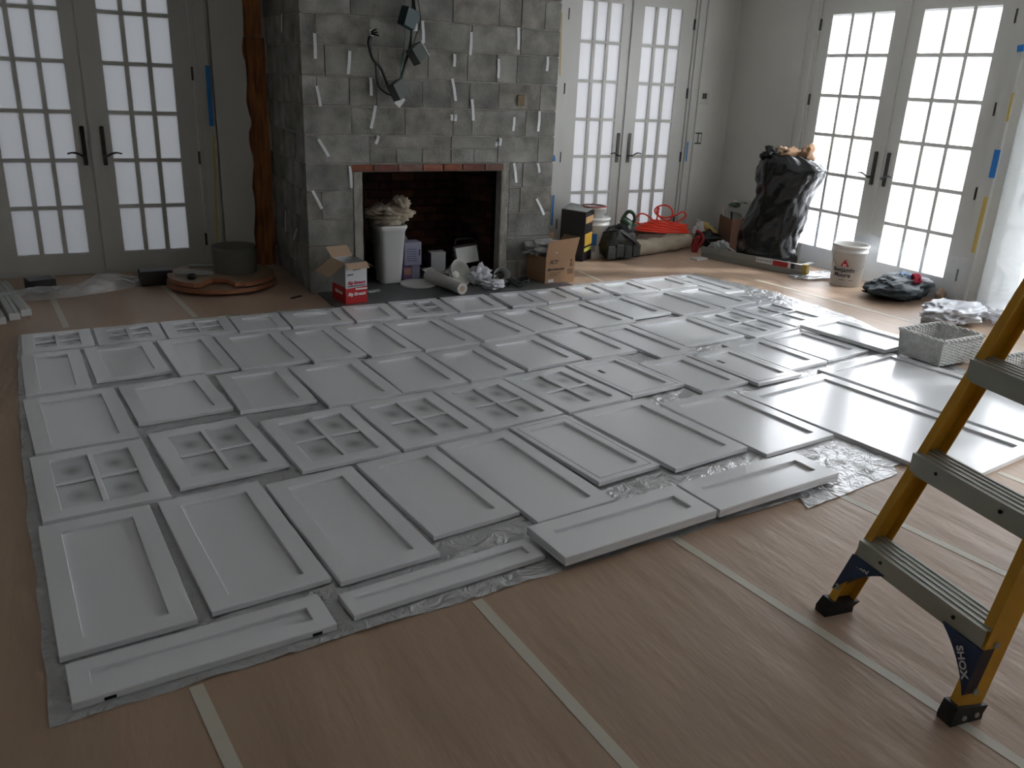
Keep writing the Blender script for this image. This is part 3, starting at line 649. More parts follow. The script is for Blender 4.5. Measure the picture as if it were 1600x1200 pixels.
def jbox(px, py, rot, m, label=None, cover=None, s=.095):
    c = A(px, py, .07); M = Matrix.Rotation(rot, 3, 'Y') @ Matrix.Rotation(.5, 3, 'Z')
    o = obj('junction_box', MB().box(c, (s, .07, s), M=M, ch=.006), m, wr, True)
    0 and obj('knockout', MB().box(c+M @ Vector((0, -.036, 0)), (.03, .004, .03), M=M), BLACK, o, True)
    if cover: obj('cover_plate', MB().box(c+M @ Vector((cover*.056, 0, 0)), (.006, .085, .12), M=M), STRAP, o, True)
jbox(555, 200, .3, TEALB, s=.13); jbox(650, 590, -.6, GBOX, cover=1, s=.12); jbox(440, 990, -.5, GBOX, cover=None, s=.12)
obj('cover_plate', MB().bar(A(490, 1075, .08), A(425, 1165, .08), .05, .006, up=(0, 1, 0)), STRAP, wr, True)
for k in range(3): obj('wire_end', MB().tube([A(140, 350+k*12, .01), A(200+k*14, 320+k*36, .05)], .006, 6), CAB, wr, True)
obj('wire_connector', MB().box(A(620, 300, .06), (.035, .03, .05)), STRAP, wr, True)

# ------------------------------------------------------------------ left corner: boards, trim strips, black blocks
PLY = mat('reddish_plywood_edge', (.33, .135, .07), .5, var=.2, vscale=8, stretch=(1, 1, 6)); PLYT = mat('tan_board_face', (.24, .165, .10), .5, var=.15, vscale=5)
dc = at(349, 446, .0)+Vector((.0, .03, 0))
def disc_board(r, z, notch, label):
    pts = []
    for k in range(64):
        a = 2*pi*k/64; rr = r
        if notch and -2.25 < (a-2*pi if a > pi else a) < -1.35: rr = r*.52 if abs(((a-2*pi))+1.8) < .3 else r*.93
        pts.append((dc.x+rr*cos(a), dc.y+rr*sin(a)))
    t = thing('round_board', label, 'board', (dc.x, dc.y, z)); n = len(pts)
    obj('edge', MB().add([(x, y, z) for x, y in pts]+[(x, y, z+.032) for x, y in pts], [(i, (i+1) % n, n+(i+1) % n, n+i) for i in range(n)]+[tuple(range(n))[::-1]]), PLY, t, True)
    obj('face', MB().add([(x, y, z+.0322) for x, y in pts], [tuple(range(n))]), PLYT, t, True)
disc_board(.405, .022, False, 'lower round wooden board with a reddish edge, lying on the paper')
disc_board(.395, .064, True, 'upper round wooden board with a notch cut in its front')
solo('board_batten', MB().box((dc.x, dc.y, .011), (.6, .06, .021), .4), PLYT, 'low batten under the two round boards', 'board')
cyl = mat('grey_felt', (.115, .115, .095), .95, bump=.4, bscale=30); q = dc+Vector((.11, .03, 0)); z0 = .0965
t = thing('felt_drum', 'grey open-topped drum standing on the round boards', 'drum', (q.x, q.y, z0))
obj('wall', MB().lathe([(.162, z0), (.167, z0+.17), (.168, z0+.20), (.162, z0+.20), (.158, z0+.02)], 48, (q.x, q.y, 0)), cyl, t, True)
obj('bottom', MB().disc((q.x, q.y, z0+.02), .158, 48), BLACK, t, True)
TR2 = mat('grey_trim_scrap', (.32, .33, .30), .5)
for i, (dx, dy, L, w_, a, h) in enumerate(((-.20, -.02, .28, .045, -.35, .0965), (-.19, .05, .26, .04, -.45, .0965), (-.10, .24, .22, .05, -.2, .0965))):
    solo('trim_offcut', MB().box((dc.x+dx, dc.y+dy, h+.009), (L, w_, .018), a, ch=.003), TR2, ['front grey trim offcut lying on the round boards', 'middle grey trim offcut on the round boards', 'pale trim offcut behind the grey drum'][i], 'trim', group='trim offcuts on the round boards')
solo('knob', MB().lathe([(0, .0965), (.030, .0965), (.033, .115), (.026, .135), (0, .137)], 20, (dc.x-.24, dc.y-.15, 0)), BLACK, 'small black round knob on the notched board', 'knob')
def foam(px0, px1, py, hpx, lab, rz):
    a, b = at(px0, py[0]), at(px1, py[1]); d = (b-a); L = d.length; c = (a+b)/2+Vector((-d.y, d.x, 0)).normalized()*.07
    solo('black_block', MB().box((c.x, c.y, .006+hpx/2), (L, .14, hpx), math.atan2(d.y, d.x), ch=.006), BLACK, lab, 'block', group='black blocks holding the film down')
foam(48, 90, (463, 458), .10, 'black block weighing down the film under the far left door', 0)
foam(222, 272, (449, 445), .11, 'black block next to the round wooden boards', 0)
WT = mat('white_primed_strip', (.60, .62, .60), .45)
for i, (a, b) in enumerate((((-60, 512), (-3, 505)), ((-6, 452), (24, 500)), ((6, 449), (42, 494)))):
    p, q = at(*a), at(*b)
    if i == 0: p, q = at(-30, 458), at(2, 507)
    d = (q-p).normalized(); r = Vector((-d.y, d.x, 0)); t = thing('trim_strip', ['short white wooden trim strip cut off by the left edge', 'white grooved wooden trim strip, middle one at the left edge', 'white grooved wooden trim strip nearest the door at the left edge'][i], 'trim', tuple((p+q)/2), group='white trim strips')
    obj('strip', MB().bar(p+Vector((0, 0, .022)), q+Vector((0, 0, .022)), .062, .044), WT, t, True)
    for s in (-.014, .014): obj('bead', MB().bar(p+r*s+Vector((0, 0, .046)), q+r*s+Vector((0, 0, .046)), .014, .006), WT, t, True)
solo('dark_shim', MB().bar(at(456, 466, .004), at(470, 462, .004), .03, .006), BLACK, 'small dark shim on the paper left of the hearth', 'shim')

# ------------------------------------------------------------------ things in and around the fireplace
HZ = .0125
CARD = mat('corrugated_cardboard', (.30, .175, .095), .85, var=.08, vscale=4); CARDI = mat('cardboard_inside', (.20, .125, .075), .9); CARDL = mat('pale_cardboard', (.42, .30, .20), .85)
RED = mat('carton_red', (.48, .012, .015), .45); WHT = mat('carton_white', (.56, .57, .58), .45); INKR = mat('ink_crimson', (.50, .02, .07), .5); INKN = mat('ink_navy', (.02, .03, .08), .5); INKW = mat('ink_white', (.75, .72, .70), .5)
def carton(name, label, cat, pL, pF, pR, h, mats, z=0., flap=None, open_=True):
    """a box from three base corners seen: left, front, right (world points)"""
    L, F_, R_ = [Vector((p.x, p.y, z)) for p in (pL, pF, pR)]; B = L+R_-F_; t = thing(name, label, cat, tuple(F_)); up = Vector((0, 0, h)); th = .004
    cen = (L+R_)/2
    for a, b, nm, m in ((L, F_, 'side', mats[0]), (F_, R_, 'side', mats[1]), (R_, B, 'side', mats[0]), (B, L, 'side', mats[1])):
        n_ = ((a+b)/2-cen); n_.z = 0; n_.normalize(); n_ *= th
        obj(nm, MB().add([a, b, b+up, a+up, a-n_, b-n_, b-n_+up, a-n_+up], [(0, 1, 2, 3), (5, 4, 7, 6), (3, 2, 6, 7)]), m, t, True)
    obj('bottom', MB().add([L, F_, R_, B], [(0, 1, 2, 3)]), mats[0], t, True)
    if not open_: obj('lid', MB().add([L+up, F_+up, R_+up, B+up], [(0, 1, 2, 3)]), mats[0], t, True)
    return t, L, F_, R_, B
k = carton('carton', 'red and white carton of wipes with its flaps torn open, on the hearth', 'box', at(520, 464, HZ), at(541, 476, HZ), at(574, 472, HZ), .30, (WHT, WHT), HZ)
t, L, F_, R_, B = k; up = Vector((0, 0, 1)); dx = (R_-F_).normalized(); dl = (F_-L).normalized(); nf = dx.cross(up); nl = dl.cross(up); wF, wL = (R_-F_).length, (F_-L).length
for a, b, n_ in ((F_, R_, nf), (L, F_, nl)): obj('red_band', MB().add([a+n_*.001, b+n_*.001, b+n_*.001+up*.125, a+n_*.001+up*.115], [(0, 1, 2, 3)]), RED, t, True)
lettering('Big Stretch', .031, INKR, F_+dx*wF*.5+up*.155+nf*.001, dx, up+dx*.02, t, shear=.3, bold=.0012)
lettering('Big Stretch', .031, INKW, F_+dx*wF*.5+up*.072+nf*.002, dx, up, t, shear=.3, bold=.0012)
lettering('Big Stretch', .030, INKW, L+dl*wL*.5+up*.072+nl*.002, dl, up, t, shear=.3, bold=.001)
obj('print_line', MB().bar(F_+dx*.012+up*.131+nf*.002, R_-dx*.012+up*.133+nf*.002, .001, .006), INKN, t, True)
obj('print_panel', MB().bar(F_+dx*wF*.45+up*.108+nf*.003, R_+up*.108+nf*.003, .001, .012), INKW, t, True)
obj('print_mark', MB().bar(F_+dx*.012+up*.215+nf*.002, F_+dx*wF*.35+up*.217+nf*.002, .001, .008), INKN, t, True)
hz_ = up*.30
obj('hand_hole', MB().add([F_+dx*wF*.3+up*.245+nf*.0015, F_+dx*wF*.7+up*.25+nf*.0015, F_+dx*wF*.75+up*.275+nf*.0015, F_+dx*wF*.45+up*.258+nf*.0015], [(0, 1, 2, 3)]), BLACK, t, True)
for nm, a, b, o, e in (('flap', F_, R_, nf*.05-up*.035, 0), ('flap', R_, B, -dl*0+dx*.07-up*.05, 0), ('flap', L, F_, nl*.13-up*.09, 0), ('flap', B, L, -nf*.10+up*.06, 0)):
    obj(nm, MB().add([a+hz_, b+hz_, b+hz_+o*.98, a+hz_+o*1.02, a+hz_+up*.003, b+hz_+up*.003, b+hz_+o*.98+up*.003, a+hz_+o*1.02+up*.003], [(0, 3, 2, 1), (4, 5, 6, 7), (2, 3, 7, 6)]), CARDL, t, True)
# metal bracket by the carton
bk = MB().bar(at(575, 456, HZ+.006), at(592, 453.5, HZ+.006), .05, .006); bk.bar(at(591, 455, HZ+.003), at(591, 452, HZ+.045), .02, .005)
solo('metal_bracket', bk, STRAP, 'small metal bracket lying beside the red and white carton', 'bracket')
# white waste bin with canvas cloth
BINM = mat('white_plastic_bin', (.62, .62, .60), .45)
bc = (at(600, 443, HZ)+at(627, 443, HZ))/2+Vector((.0, .10, 0)); hb = .465
def rr(w_, d, z, r=.04, n=5):
    out = []
    for sx, sy, a0 in ((1, -1, -pi/2), (1, 1, 0), (-1, 1, pi/2), (-1, -1, pi)):
        for i in range(n+1): a = a0+pi/2*i/n; out.append(Vector((bc.x+sx*(w_/2-r)+r*cos(a), bc.y+sy*(d/2-r)+r*sin(a), z)))
    return out
t = thing('waste_bin', 'tall white plastic waste bin standing at the mouth of the fireplace', 'bin', (bc.x, bc.y, HZ))
obj('body', MB().rings([rr(.16, .20, HZ), rr(.165, .205, HZ+.01), rr(.215, .27, HZ+hb-.04), rr(.225, .28, HZ+hb-.035), rr(.225, .28, HZ+hb), rr(.21, .26, HZ+hb), rr(.205, .255, HZ+hb-.05), rr(.15, .19, HZ+.02)], True, True, True), BINM, t, True)
obj('rim', MB().rings([rr(.237, .29, HZ+hb-.022), rr(.242, .295, HZ+hb-.01), rr(.237, .29, HZ+hb+.004), rr(.212, .265, HZ+hb+.004), rr(.212, .265, HZ+hb-.022)], smooth=True), BINM, t, True)
CANV = mat('canvas_drop_cloth', (.36, .31, .235), .95, bump=.4, bscale=60, var=.12, vscale=6)
cl = blob((bc.x-.01, bc.y-.02, HZ+hb+.006), (.34, .30, .15), 12, .30, 1.5, 5, fold=1.2)
cb = blob((bc.x+.09, bc.y-.03, HZ+hb+.09), (.13, .12, .13), 15, .35, 2.0, 4, fold=1.2); cl.add(cb.v, cb.f, True)
solo('canvas_cloth', cl, CANV, 'crumpled beige canvas cloth heaped on top of the white waste bin', 'cloth')
# packets right of the bin
LAV = mat('lavender_packet', (.27, .27, .36), .5); PUR = mat('purple_packet', (.17, .10, .24), .5)
def pack(px0, px1, py, h, dep, m, name, lab, cat, z=HZ, extra=None, rz=0.):
    a, b = at(px0, py, HZ), at(px1, py, HZ); w_ = (b-a).length; c = (a+b)/2+Vector((0, dep/2, 0)); t = thing(name, lab, cat, (c.x, c.y, z), rz)
    obj('body', MB().box((0, 0, h/2), (w_, dep, h), ch=.003), m, t)
    return t, w_, dep, h
t, w_, d, h = pack(629, 657, 436, .118, .12, PUR, 'packet', 'purple and white packet with a bright picture, on the hearth beside the bin', 'packet')
obj('label_panel', MB().box((w_*.25, -d/2-.001, h/2), (w_*.44, .002, h*.92)), LAV, t); obj('picture', MB().box((-w_*.22, -d/2-.001, h*.55), (w_*.4, .002, h*.5)), mat('picture_orange', (.42, .22, .16), .5), t)
t, w_, d, h = pack(632, 659, 437, .190, .12, LAV, 'packet', 'pale lavender box with rows of small print, stacked beside the bin', 'packet', z=HZ+.120)
for i in range(6): obj('print_line', MB().box((-w_*.08, -d/2-.001, h*(.2+.1*i)), (w_*.6, .002, .004)), INKN, t)
obj('print_mark', MB().box((w_*.38, -d/2-.001, h*.55), (.012, .002, .05)), INKN, t)
cpos = at(642, 437, HZ)
t = thing('spray_bottle', 'grey spray bottle with a trigger behind the stacked packets', 'bottle', (cpos.x+.0, cpos.y+.20, HZ)); GB = mat('grey_bottle', (.26, .25, .27), .4)
obj('bottle_body', MB().lathe([(0, 0), (.045, 0), (.048, .02), (.048, .26), (.040, .31), (.015, .34), (.015, .36)], 24), GB, t)
obj('trigger_head', MB().tube([(0, 0, .36), (0, 0, .39), (-.02, -.01, .40), (-.05, -.03, .395)], .015, 8).tube([(-.02, -.01, .38), (-.035, -.03, .34)], .006, 6), mat('red_trigger', (.30, .06, .09), .4), t)
# lid, white card box
lc = at(653, 444, HZ)
solo('bucket_lid', MB().lathe([(0, HZ+.006), (.135, HZ+.006), (.14, HZ+.014), (.148, HZ+.014), (.150, HZ), (0, HZ)], 40, (lc.x, lc.y-.01, 0)), BINM, 'round white lid lying flat on the hearth in front of the packets', 'lid')
GREYC = mat('grey_white_card', (.38, .40, .39), .7)
t, w_, d, h = pack(674, 697, 432, .20, .10, GREYC, 'card_box', 'small grey-white box standing in the fireplace mouth', 'box', rz=-.1)
obj('side_panel', MB().box((-w_/2-.002, 0, h/2), (.003, d*.98, h*.98)), mat('navy_card', (.02, .03, .07), .6), t)
obj('top_edge', MB().box((0, 0, h+.003), (w_*1.05, d, .004)), TRIMW, t)
# LED work light
c0 = at(736, 429, HZ); wl = thing('work_light', 'square work light on a stand, facing out of the fireplace', 'lamp', (c0.x, c0.y, HZ))
ctr = atD(730, 398, c0); M = Matrix.Rotation(-.10, 3, 'Y') @ Matrix.Rotation(-.25, 3, 'X')
obj('housing', MB().box(ctr+Vector((0, .03, 0)), (.225, .05, .165), M=M, ch=.006), BLACK, wl, True)
obj('lens', MB().box(ctr+Vector((0, .001, 0)), (.195, .006, .135), M=M), mat('frosted_lens', (.75, .78, .75), .3), wl, True)
obj('handle', MB().tube(smooth_path([ctr+Vector((-.09, .05, .08)), ctr+Vector((-.08, .05, .125)), ctr+Vector((.08, .05, .125)), ctr+Vector((.09, .05, .08))], 4), .009, 8), BLACK, wl, True)
obj('yoke', MB().bar(ctr+Vector((-.12, .03, 0)), ctr+Vector((-.12, .03, -.13)), .02, .008, up=(0, 1, 0)).bar(ctr+Vector((.12, .03, 0)), ctr+Vector((.12, .03, -.13)), .02, .008, up=(0, 1, 0)).bar(ctr+Vector((-.124, .03, -.13)), ctr+Vector((.124, .03, -.13)), .02, .008), BLACK, wl, True)
fz = Vector((ctr.x, ctr.y+.03, 0))
obj('stand', MB().tube([ctr+Vector((0, .03, -.13)), fz+Vector((0, 0, HZ+.02))], .014, 10).bar(fz+Vector((-.11, -.06, HZ+.01)), fz+Vector((.11, -.06, HZ+.01)), .02, .018).bar(fz+Vector((-.11, .06, HZ+.01)), fz+Vector((.11, .06, HZ+.01)), .02, .018).bar(fz+Vector((0, -.06, HZ+.01)), fz+Vector((0, .06, HZ+.01)), .02, .018), GBOX, wl, True)
# reflector lamps
ALU = mat('spun_aluminium', (.62, .62, .58), .42, metal=.35)
def dome(name, lab, px, py, R_, axis, bulb=True):
    base = at(px, py+R_*120, HZ); c = atD(px, py, base); ax = Vector(axis).normalized(); z = ax; x = z.orthogonal().normalized(); y = z.cross(x); M = Matrix((x, y, z)).transposed()
    lo = c.z-R_-HZ
    t = thing(name, lab, 'lamp', (c.x, c.y, HZ)); c = c-Vector((0, 0, lo-.004)) if lo > 0.004 else c+Vector((0, 0, -lo+.004))
    pr = [(.03, -R_*1.0), (R_*.35, -R_*.92), (R_*.70, -R_*.62), (R_*.90, -R_*.3), (R_, 0), (R_*1.03, .004), (R_*.985, .002), (R_*.88, -R_*.3), (R_*.68, -R_*.60), (R_*.33, -R_*.88), (.028, -R_*.96)]
    obj('reflector', MB().lathe(pr, 40, c, M), ALU, t, True)
    obj('socket', MB().lathe([(0, -R_*1.55), (.026, -R_*1.55), (.030, -R_*1.0), (.024, -R_*.9), (0, -R_*.9)], 20, c, M), BLACK, t, True)
    if bulb: obj('bulb', MB().lathe([(.014, -R_*.95), (.016, -R_*.8), (.032, -R_*.6), (.034, -R_*.5), (.022, -R_*.38), (0, -R_*.34)], 20, c, M), mat('milk_bulb', (.62, .62, .58), .3), t, True)
    return c
dome('reflector_lamp', 'large round metal reflector lamp lying on the hearth, open side facing out', 720, 434, .108, (.40, -.80, .45))
dome('clamp_lamp', 'smaller round metal clamp lamp on the hearth left of the brown carton', 784, 436, .068, (-.25, -.95, .25), False)
# paper roll
a, b = at(671, 440, HZ)+Vector((0, 0, .052)), at(724, 461, HZ)+Vector((0, .02, .046))
rl = MB().tube([a, a.lerp(b, .5), b], [.056, .050, .046], 20); PAPW = mat('white_paper_roll', (.52, .51, .48), .7)
t = thing('paper_roll', 'long white paper roll lying across the front of the hearth', 'roll', (a.x, a.y, HZ)); obj('roll', rl, PAPW, t, True)
dd = (b-a).normalized(); obj('core', MB().tube([b-dd*.002, b+dd*.004], .022, 14), CARDL, t, True)
obj('loose_corner', MB().add([a+Vector((-.02, -.05, .02)), a+Vector((-.07, -.01, .055)), a+Vector((.02, .03, .062)), a+Vector((.05, -.02, .055))], [(0, 3, 2, 1)]), PAPW, t, True)
FILMW = mat('crumpled_white_plastic', (.55, .55, .60), .3, spec=.6)
def heap(px, py, dims, seed, m, name, lab, cat, amp=.3, z=0., sub=4, freq=2.2, dy=0., fold=.8):
    c = at(px, py, z)+Vector((0, dy, 0)); c.z = z+.001
    return solo(name, blob(c, dims, seed, amp, freq, sub, fold=fold), m, lab, cat)
heap(753, 447, (.17, .12, .16), 21, FILMW, 'crumpled_plastic', 'crumpled white plastic bag between the two reflector lamps', 'plastic bag', .42, HZ, dy=.05)
heap(772, 452, (.17, .10, .07), 22, FILMW, 'crumpled_plastic', 'small scrap of crumpled white plastic in front of the plastic bag', 'plastic bag', .45, HZ, dy=.02)
heap(702, 436, (.13, .11, .08), 23, PAPW, 'crumpled_paper', 'crumpled white paper scrap left of the large reflector lamp', 'paper', .35, HZ)
def cordheap(px, py, n, rad, seed, lab, z=HZ, r=.005, m=None, name='cord_heap', hgt=.05, cat='cord', ph=0):
    random.seed(seed); c = at(px, py, z); pts = []
    for i in range(n*10):
        a = i*.628+ph; q = rad*(.5+.5*random.random()); pts.append((c.x+q*cos(a)*1.2, c.y+q*sin(a)*.8, z+r+abs(hgt*(random.random()))))
    random.seed(seed+50); return solo(name, MB().tube(smooth_path(pts, 3), r, 6), m or CAB, lab, cat)
cordheap(808, 446, 5, .09, 3, 'tangle of black cord between the small clamp lamp and the brown carton')
cordheap(764, 441, 5, .10, 4, 'tangle of black cord behind the crumpled plastic', hgt=.09)

# brown carton with printing
t, L, F_, R_, B = carton('cardboard_box', 'brown cardboard carton with printed side, right of the hearth', 'box', at(820, 434, 0), at(851, 445.5, 0), at(896, 441, 0), .23, (CARD, CARD), .0005)
dx = (R_-F_).normalized(); nf = dx.cross(up); wF = (R_-F_).length; dl = (F_-L).normalized()
obj('flap', MB().add([F_+up*.23, R_+up*.23, R_+up*.385+dx*.03+nf*.01, F_+up*.365+dx*.01+nf*.01], [(0, 1, 2, 3)]), CARD, t, True)
obj('flap', MB().add([R_+up*.23, B+up*.23, B+up*.36+dx*.09, R_+up*.385+dx*.03], [(0, 1, 2, 3)]), CARDI, t, True)
obj('flap', MB().add([B+up*.23, L+up*.23, L+up*.33-nf*.03, B+up*.38-nf*.02], [(0, 1, 2, 3)]), CARDI, t, True)
INKB = mat('ink_brown', (.05, .028, .018), .7)
lettering('FCT', .042, INKB, F_+dx*wF*.26+up*.185+nf*.001, dx, up, t, shear=.35, bold=.001)
lettering('LED WORKLIGHT', .021, INKB, F_+dx*wF*.36+up*.125+nf*.001, dx, up, t, bold=.0018)
for i in range(3): obj('print_line', MB().bar(F_+dx*wF*(.16+.0*i)+up*(.096-.012*i)+nf*.001, F_+dx*wF*(.52-.05*i)+up*(.098-.012*i)+nf*.001, .001, .003), INKB, t, True)
obj('print_panel', MB().bar(F_+dx*wF*.76+up*.10+nf*.001, F_+dx*wF*.95+up*.10+nf*.001, .001, .045), mat('ink_faded', (.15, .085, .045), .8), t, True)
gp = F_+dx*wF*.87+nf*.001
obj('fragile_mark', MB().add([gp-dx*.012+up*.20, gp+dx*.012+up*.20, gp+up*.178], [(0, 2, 1)]).bar(gp+up*.18, gp+up*.16, .001, .004, up=tuple(dx)).bar(gp-dx*.010+up*.158, gp+dx*.010+up*.158, .001, .004), INKB, t, True)
obj('umbrella_mark', MB().add([gp-dx*.012+up*.143, gp+dx*.012+up*.143, gp+dx*.007+up*.152, gp-dx*.007+up*.152], [(0, 3, 2, 1)]), INKB, t, True)
obj('sticker', MB().bar(F_+dx*wF*.11+up*.030+nf*.001, F_+dx*wF*.29+up*.032+nf*.001, .001, .026), WHT, t, True)
solo('white_wrapping', blob(((L.x+B.x)/2-.02, (L.y+F_.y)/2+.04, .20), (.34, .26, .12), 31, .4, 2.1, 4, flat=False, fold=.9), mat('grey_wrapping', (.42, .43, .42), .45), 'grey-white plastic wrapping stuffed in the brown carton', 'plastic')
# black box with yellow labels
KB = mat('black_carton', (.010, .010, .014), .4); TAN = mat('tan_label', (.42, .26, .11), .6); YLB = mat('yellow_label', (.50, .30, .03), .6); LIM = mat('lime_label', (.42, .42, .06), .6); GTOP = mat('grey_lid', (.20, .21, .20), .5)
t, L, F_, R_, B = carton('black_carton', 'tall black carton with tan and yellow labels next to the chimney', 'box', at(873, 402, 0), at(910, 409, 0), at(924, 404, 0), .46, (KB, KB), .0005, open_=False)
dx = (R_-F_).normalized(); nf = dx.cross(up); wF = (R_-F_).length
for z_, h_, m in ((.385, .062, TAN), (.20, .115, YLB), (.105, .035, LIM)):
    obj('label_panel', MB().bar(F_+dx*wF*.08+up*z_+nf*.0015, F_+dx*wF*.88+up*(z_+.012)+nf*.0015, .002, h_), m, t, True)
obj('lid_flap', MB().add([L+up*.466, F_+up*.462, R_+up*.485+dx*.0, B+up*.50, L+up*.470, F_+up*.466, R_+up*.489, B+up*.504], [(3, 2, 1, 0), (4, 5, 6, 7), (0, 1, 5, 4), (1, 2, 6, 5)]), GTOP, t, True)
lettering('LED', .02, BLACK, F_+dx*wF*.5+up*.108+nf*.003, dx, up, t, name='lettering_small') if 0 else None
# white bucket behind black box, tub with red lid
def bucket(name, lab, c, s=1., rim_m=None, handle=True, lid=None):
    t = thing(name, lab, 'bucket', (c.x, c.y, c.z))
    pr = [(0, .0), (.130*s, 0), (.133*s, .004), (.146*s, .30*s), (.152*s, .30*s), (.152*s, .315*s), (.147*s, .318*s), (.148*s, .345*s), (.156*s, .347*s), (.157*s, .366*s), (.150*s, .370*s), (.144*s, .366*s), (.136*s, .1*s), (.126*s, .008), (0, .008)]
    obj('pail', MB().lathe(pr, 48), rim_m or BINM, t)
    return t
c = at(932, 405)+Vector((.03, .15, 0)); t = bucket('white_bucket', 'white bucket with a blue label behind the black carton', Vector((c.x, c.y, .0)), 1.05)
def curved(parent, c, r, a0, a1, z0, z1, m, name, n=10, dr=.0025):
    mb = MB(); vs = []
    for i in range(n+1):
        a = a0+(a1-a0)*i/n
        for z, rr_ in ((z0, r[0]), (z1, r[1])): vs.append((c[0]+(rr_+dr)*cos(a), c[1]+(rr_+dr)*sin(a), z))
    mb.add(vs, [(2*i, 2*i+2, 2*i+3, 2*i+1) for i in range(n)], True); return obj(name, mb, m, parent)
va = math.atan2(-c.y, -c.x)
curved(t, (0, 0), (.147, .154), va-.75, va+.30, .13, .245, mat('blue_label', (.01, .10, .30), .5), 'label_panel')
curved(t, (0, 0), (.144, .147), va-.70, va+.25, .07, .128, mat('grey_label', (.24, .25, .26), .5), 'label_panel')
obj('bucket_top', MB().disc((0, 0, .385), .155, 40), BINM, t)
t2 = thing('plastic_tub', 'small white tub with a red rim standing on the white bucket', 'tub', (c.x-.02, c.y-.02, .386))
obj('pot', MB().lathe([(0, 0), (.095, 0), (.115, .085), (.12, .085), (.12, .10), (.105, .10), (.09, .01), (0, .01)], 36), BINM, t2); obj('rim', MB().lathe([(.104, .101), (.122, .101), (.123, .109), (.104, .109)], 36), mat('red_rim', (.36, .05, .05), .5), t2)
cc_ = atD(908, 337, c); solo('rag', blob((cc_.x, cc_.y+.0, cc_.z-.03), (.20, .16, .07), 41, .4, 2, 3, fold=.9), PAPW, 'crumpled white rag on the black carton next to the red-rimmed tub', 'rag')
heap(957, 404, (.30, .26, .44), 43, FILMW if 0 else mat('hazy_plastic', (.40, .42, .40), .4), 'plastic_bag', 'pale translucent plastic bag behind the black tool bag', 'plastic bag', .2, dy=.42)
# tool bag
TBAG = mat('charcoal_tool_bag', (.022, .024, .020), .75, bump=.6, bscale=25, var=.5, vscale=9)
c = at(972, 408)+Vector((.02, .17, 0)); t = thing('tool_bag', 'bulging dark tool bag with pockets on the floor by the middle door', 'bag', (c.x, c.y, 0))
bb = blob((0, 0, 0), (2, 2, 2), 51, .10, 1.6, 5, flat=False)
for v in bb.v:
    q3 = Vector((v.x, v.y, v.z-1)); k3 = (abs(q3.x)**4+abs(q3.y)**4+abs(q3.z)**4)**.25/max(q3.length, .01); q3 = q3/k3 if k3 else q3; v.x, v.y, v.z = c.x+q3.x*.19*(1-.10*q3.z), c.y+q3.y*.15, max(.002, .145+q3.z*.145+.02*nz(q3, 2.5, 5))
bb = bb; obj('body', bb, TBAG, t, True)
for i in range(4):
    x = c.x-.145+.095*i; obj('pocket', MB().box((x, c.y-.158, .085+.01*(i % 2)), (.085, .03, .13), .05*(i-1.5), ch=.012), TBAG, t, True)
obj('strap', MB().tube(smooth_path([(c.x-.17, c.y, .24), (c.x-.08, c.y-.12, .285), (c.x+.05, c.y-.165, .22), (c.x+.17, c.y-.16, .12)], 5), .012, 8), BLACK, t, True)
GRN = mat('dark_green_plastic', (.015, .045, .018), .45)
ct = Vector((c.x+.02, c.y-.02, 0)); t = thing('sander', 'dark green power tool with a loop handle sticking out of the tool bag', 'power tool', (ct.x, ct.y, .26))
P_ = lambda x, y: atD(x, y, ct)
obj('loop_handle', MB().tube(smooth_path([P_(972, 343), P_(979, 333), P_(984, 330.5), P_(990, 334), P_(992, 342), P_(988, 350), P_(984, 357)], 5), .018, 10), GRN, t, True)
obj('motor_body', MB().tube([P_(972, 341), P_(980, 349), P_(978, 362)], [.035, .06, .05], 12), GRN, t, True)
obj('gear_head', blob(P_(975, 372), (.20, .14, .14), 61, .3, 3, 3, flat=False), BLACK, t, True)
# rolled drop cloths
for i, (a, b, r, lab) in enumerate((((1000, 404), (1080, 391), .085, 'thick rolled canvas drop cloth on the floor beside the tool bag'), ((1008, 392), (1085, 384), .075, 'second rolled canvas drop cloth behind the thick one'))):
    p, q = at(*a)+Vector((0, .10, r)), at(*b)+Vector((0, .10, r)); mb = MB(); P2 = [p.lerp(q, k_/16) for k_ in range(17)]
    for k_ in range(17): P2[k_].z = r*.95+.001
    mb.tube(P2, [r*(.92+.10*nz((k_*.7, i, 2))) for k_ in range(17)], 28)
    mb.v = [v+Vector((.01*nz(v, 9, 2), .018*(crease(v, 5, 3)-.5), max(-v.z+.001, .020*(crease(v, 6, 4)-.5)))) for v in mb.v]
    solo('rolled_drop_cloth', mb, CANV, lab, 'cloth', group='rolled canvas drop cloths')
p, q = at(1004, 388)+Vector((0, .22, .205)), at(1082, 381)+Vector((0, .20, .18))
mb = MB().tube([p.lerp(q, k_/12)+Vector((0, 0, .015*nz((k_, 2, 2)))) for k_ in range(13)], [.06*(.9+.2*nz((k_*.8, 9, 2))) for k_ in range(13)], 16); mb.v = [Vector((v.x, v.y, v.z-.03)) for v in mb.v]
solo('rolled_drop_cloth', mb, CANV, 'small canvas roll lying on top of the other two under the orange cord', 'cloth', group='rolled canvas drop cloths')
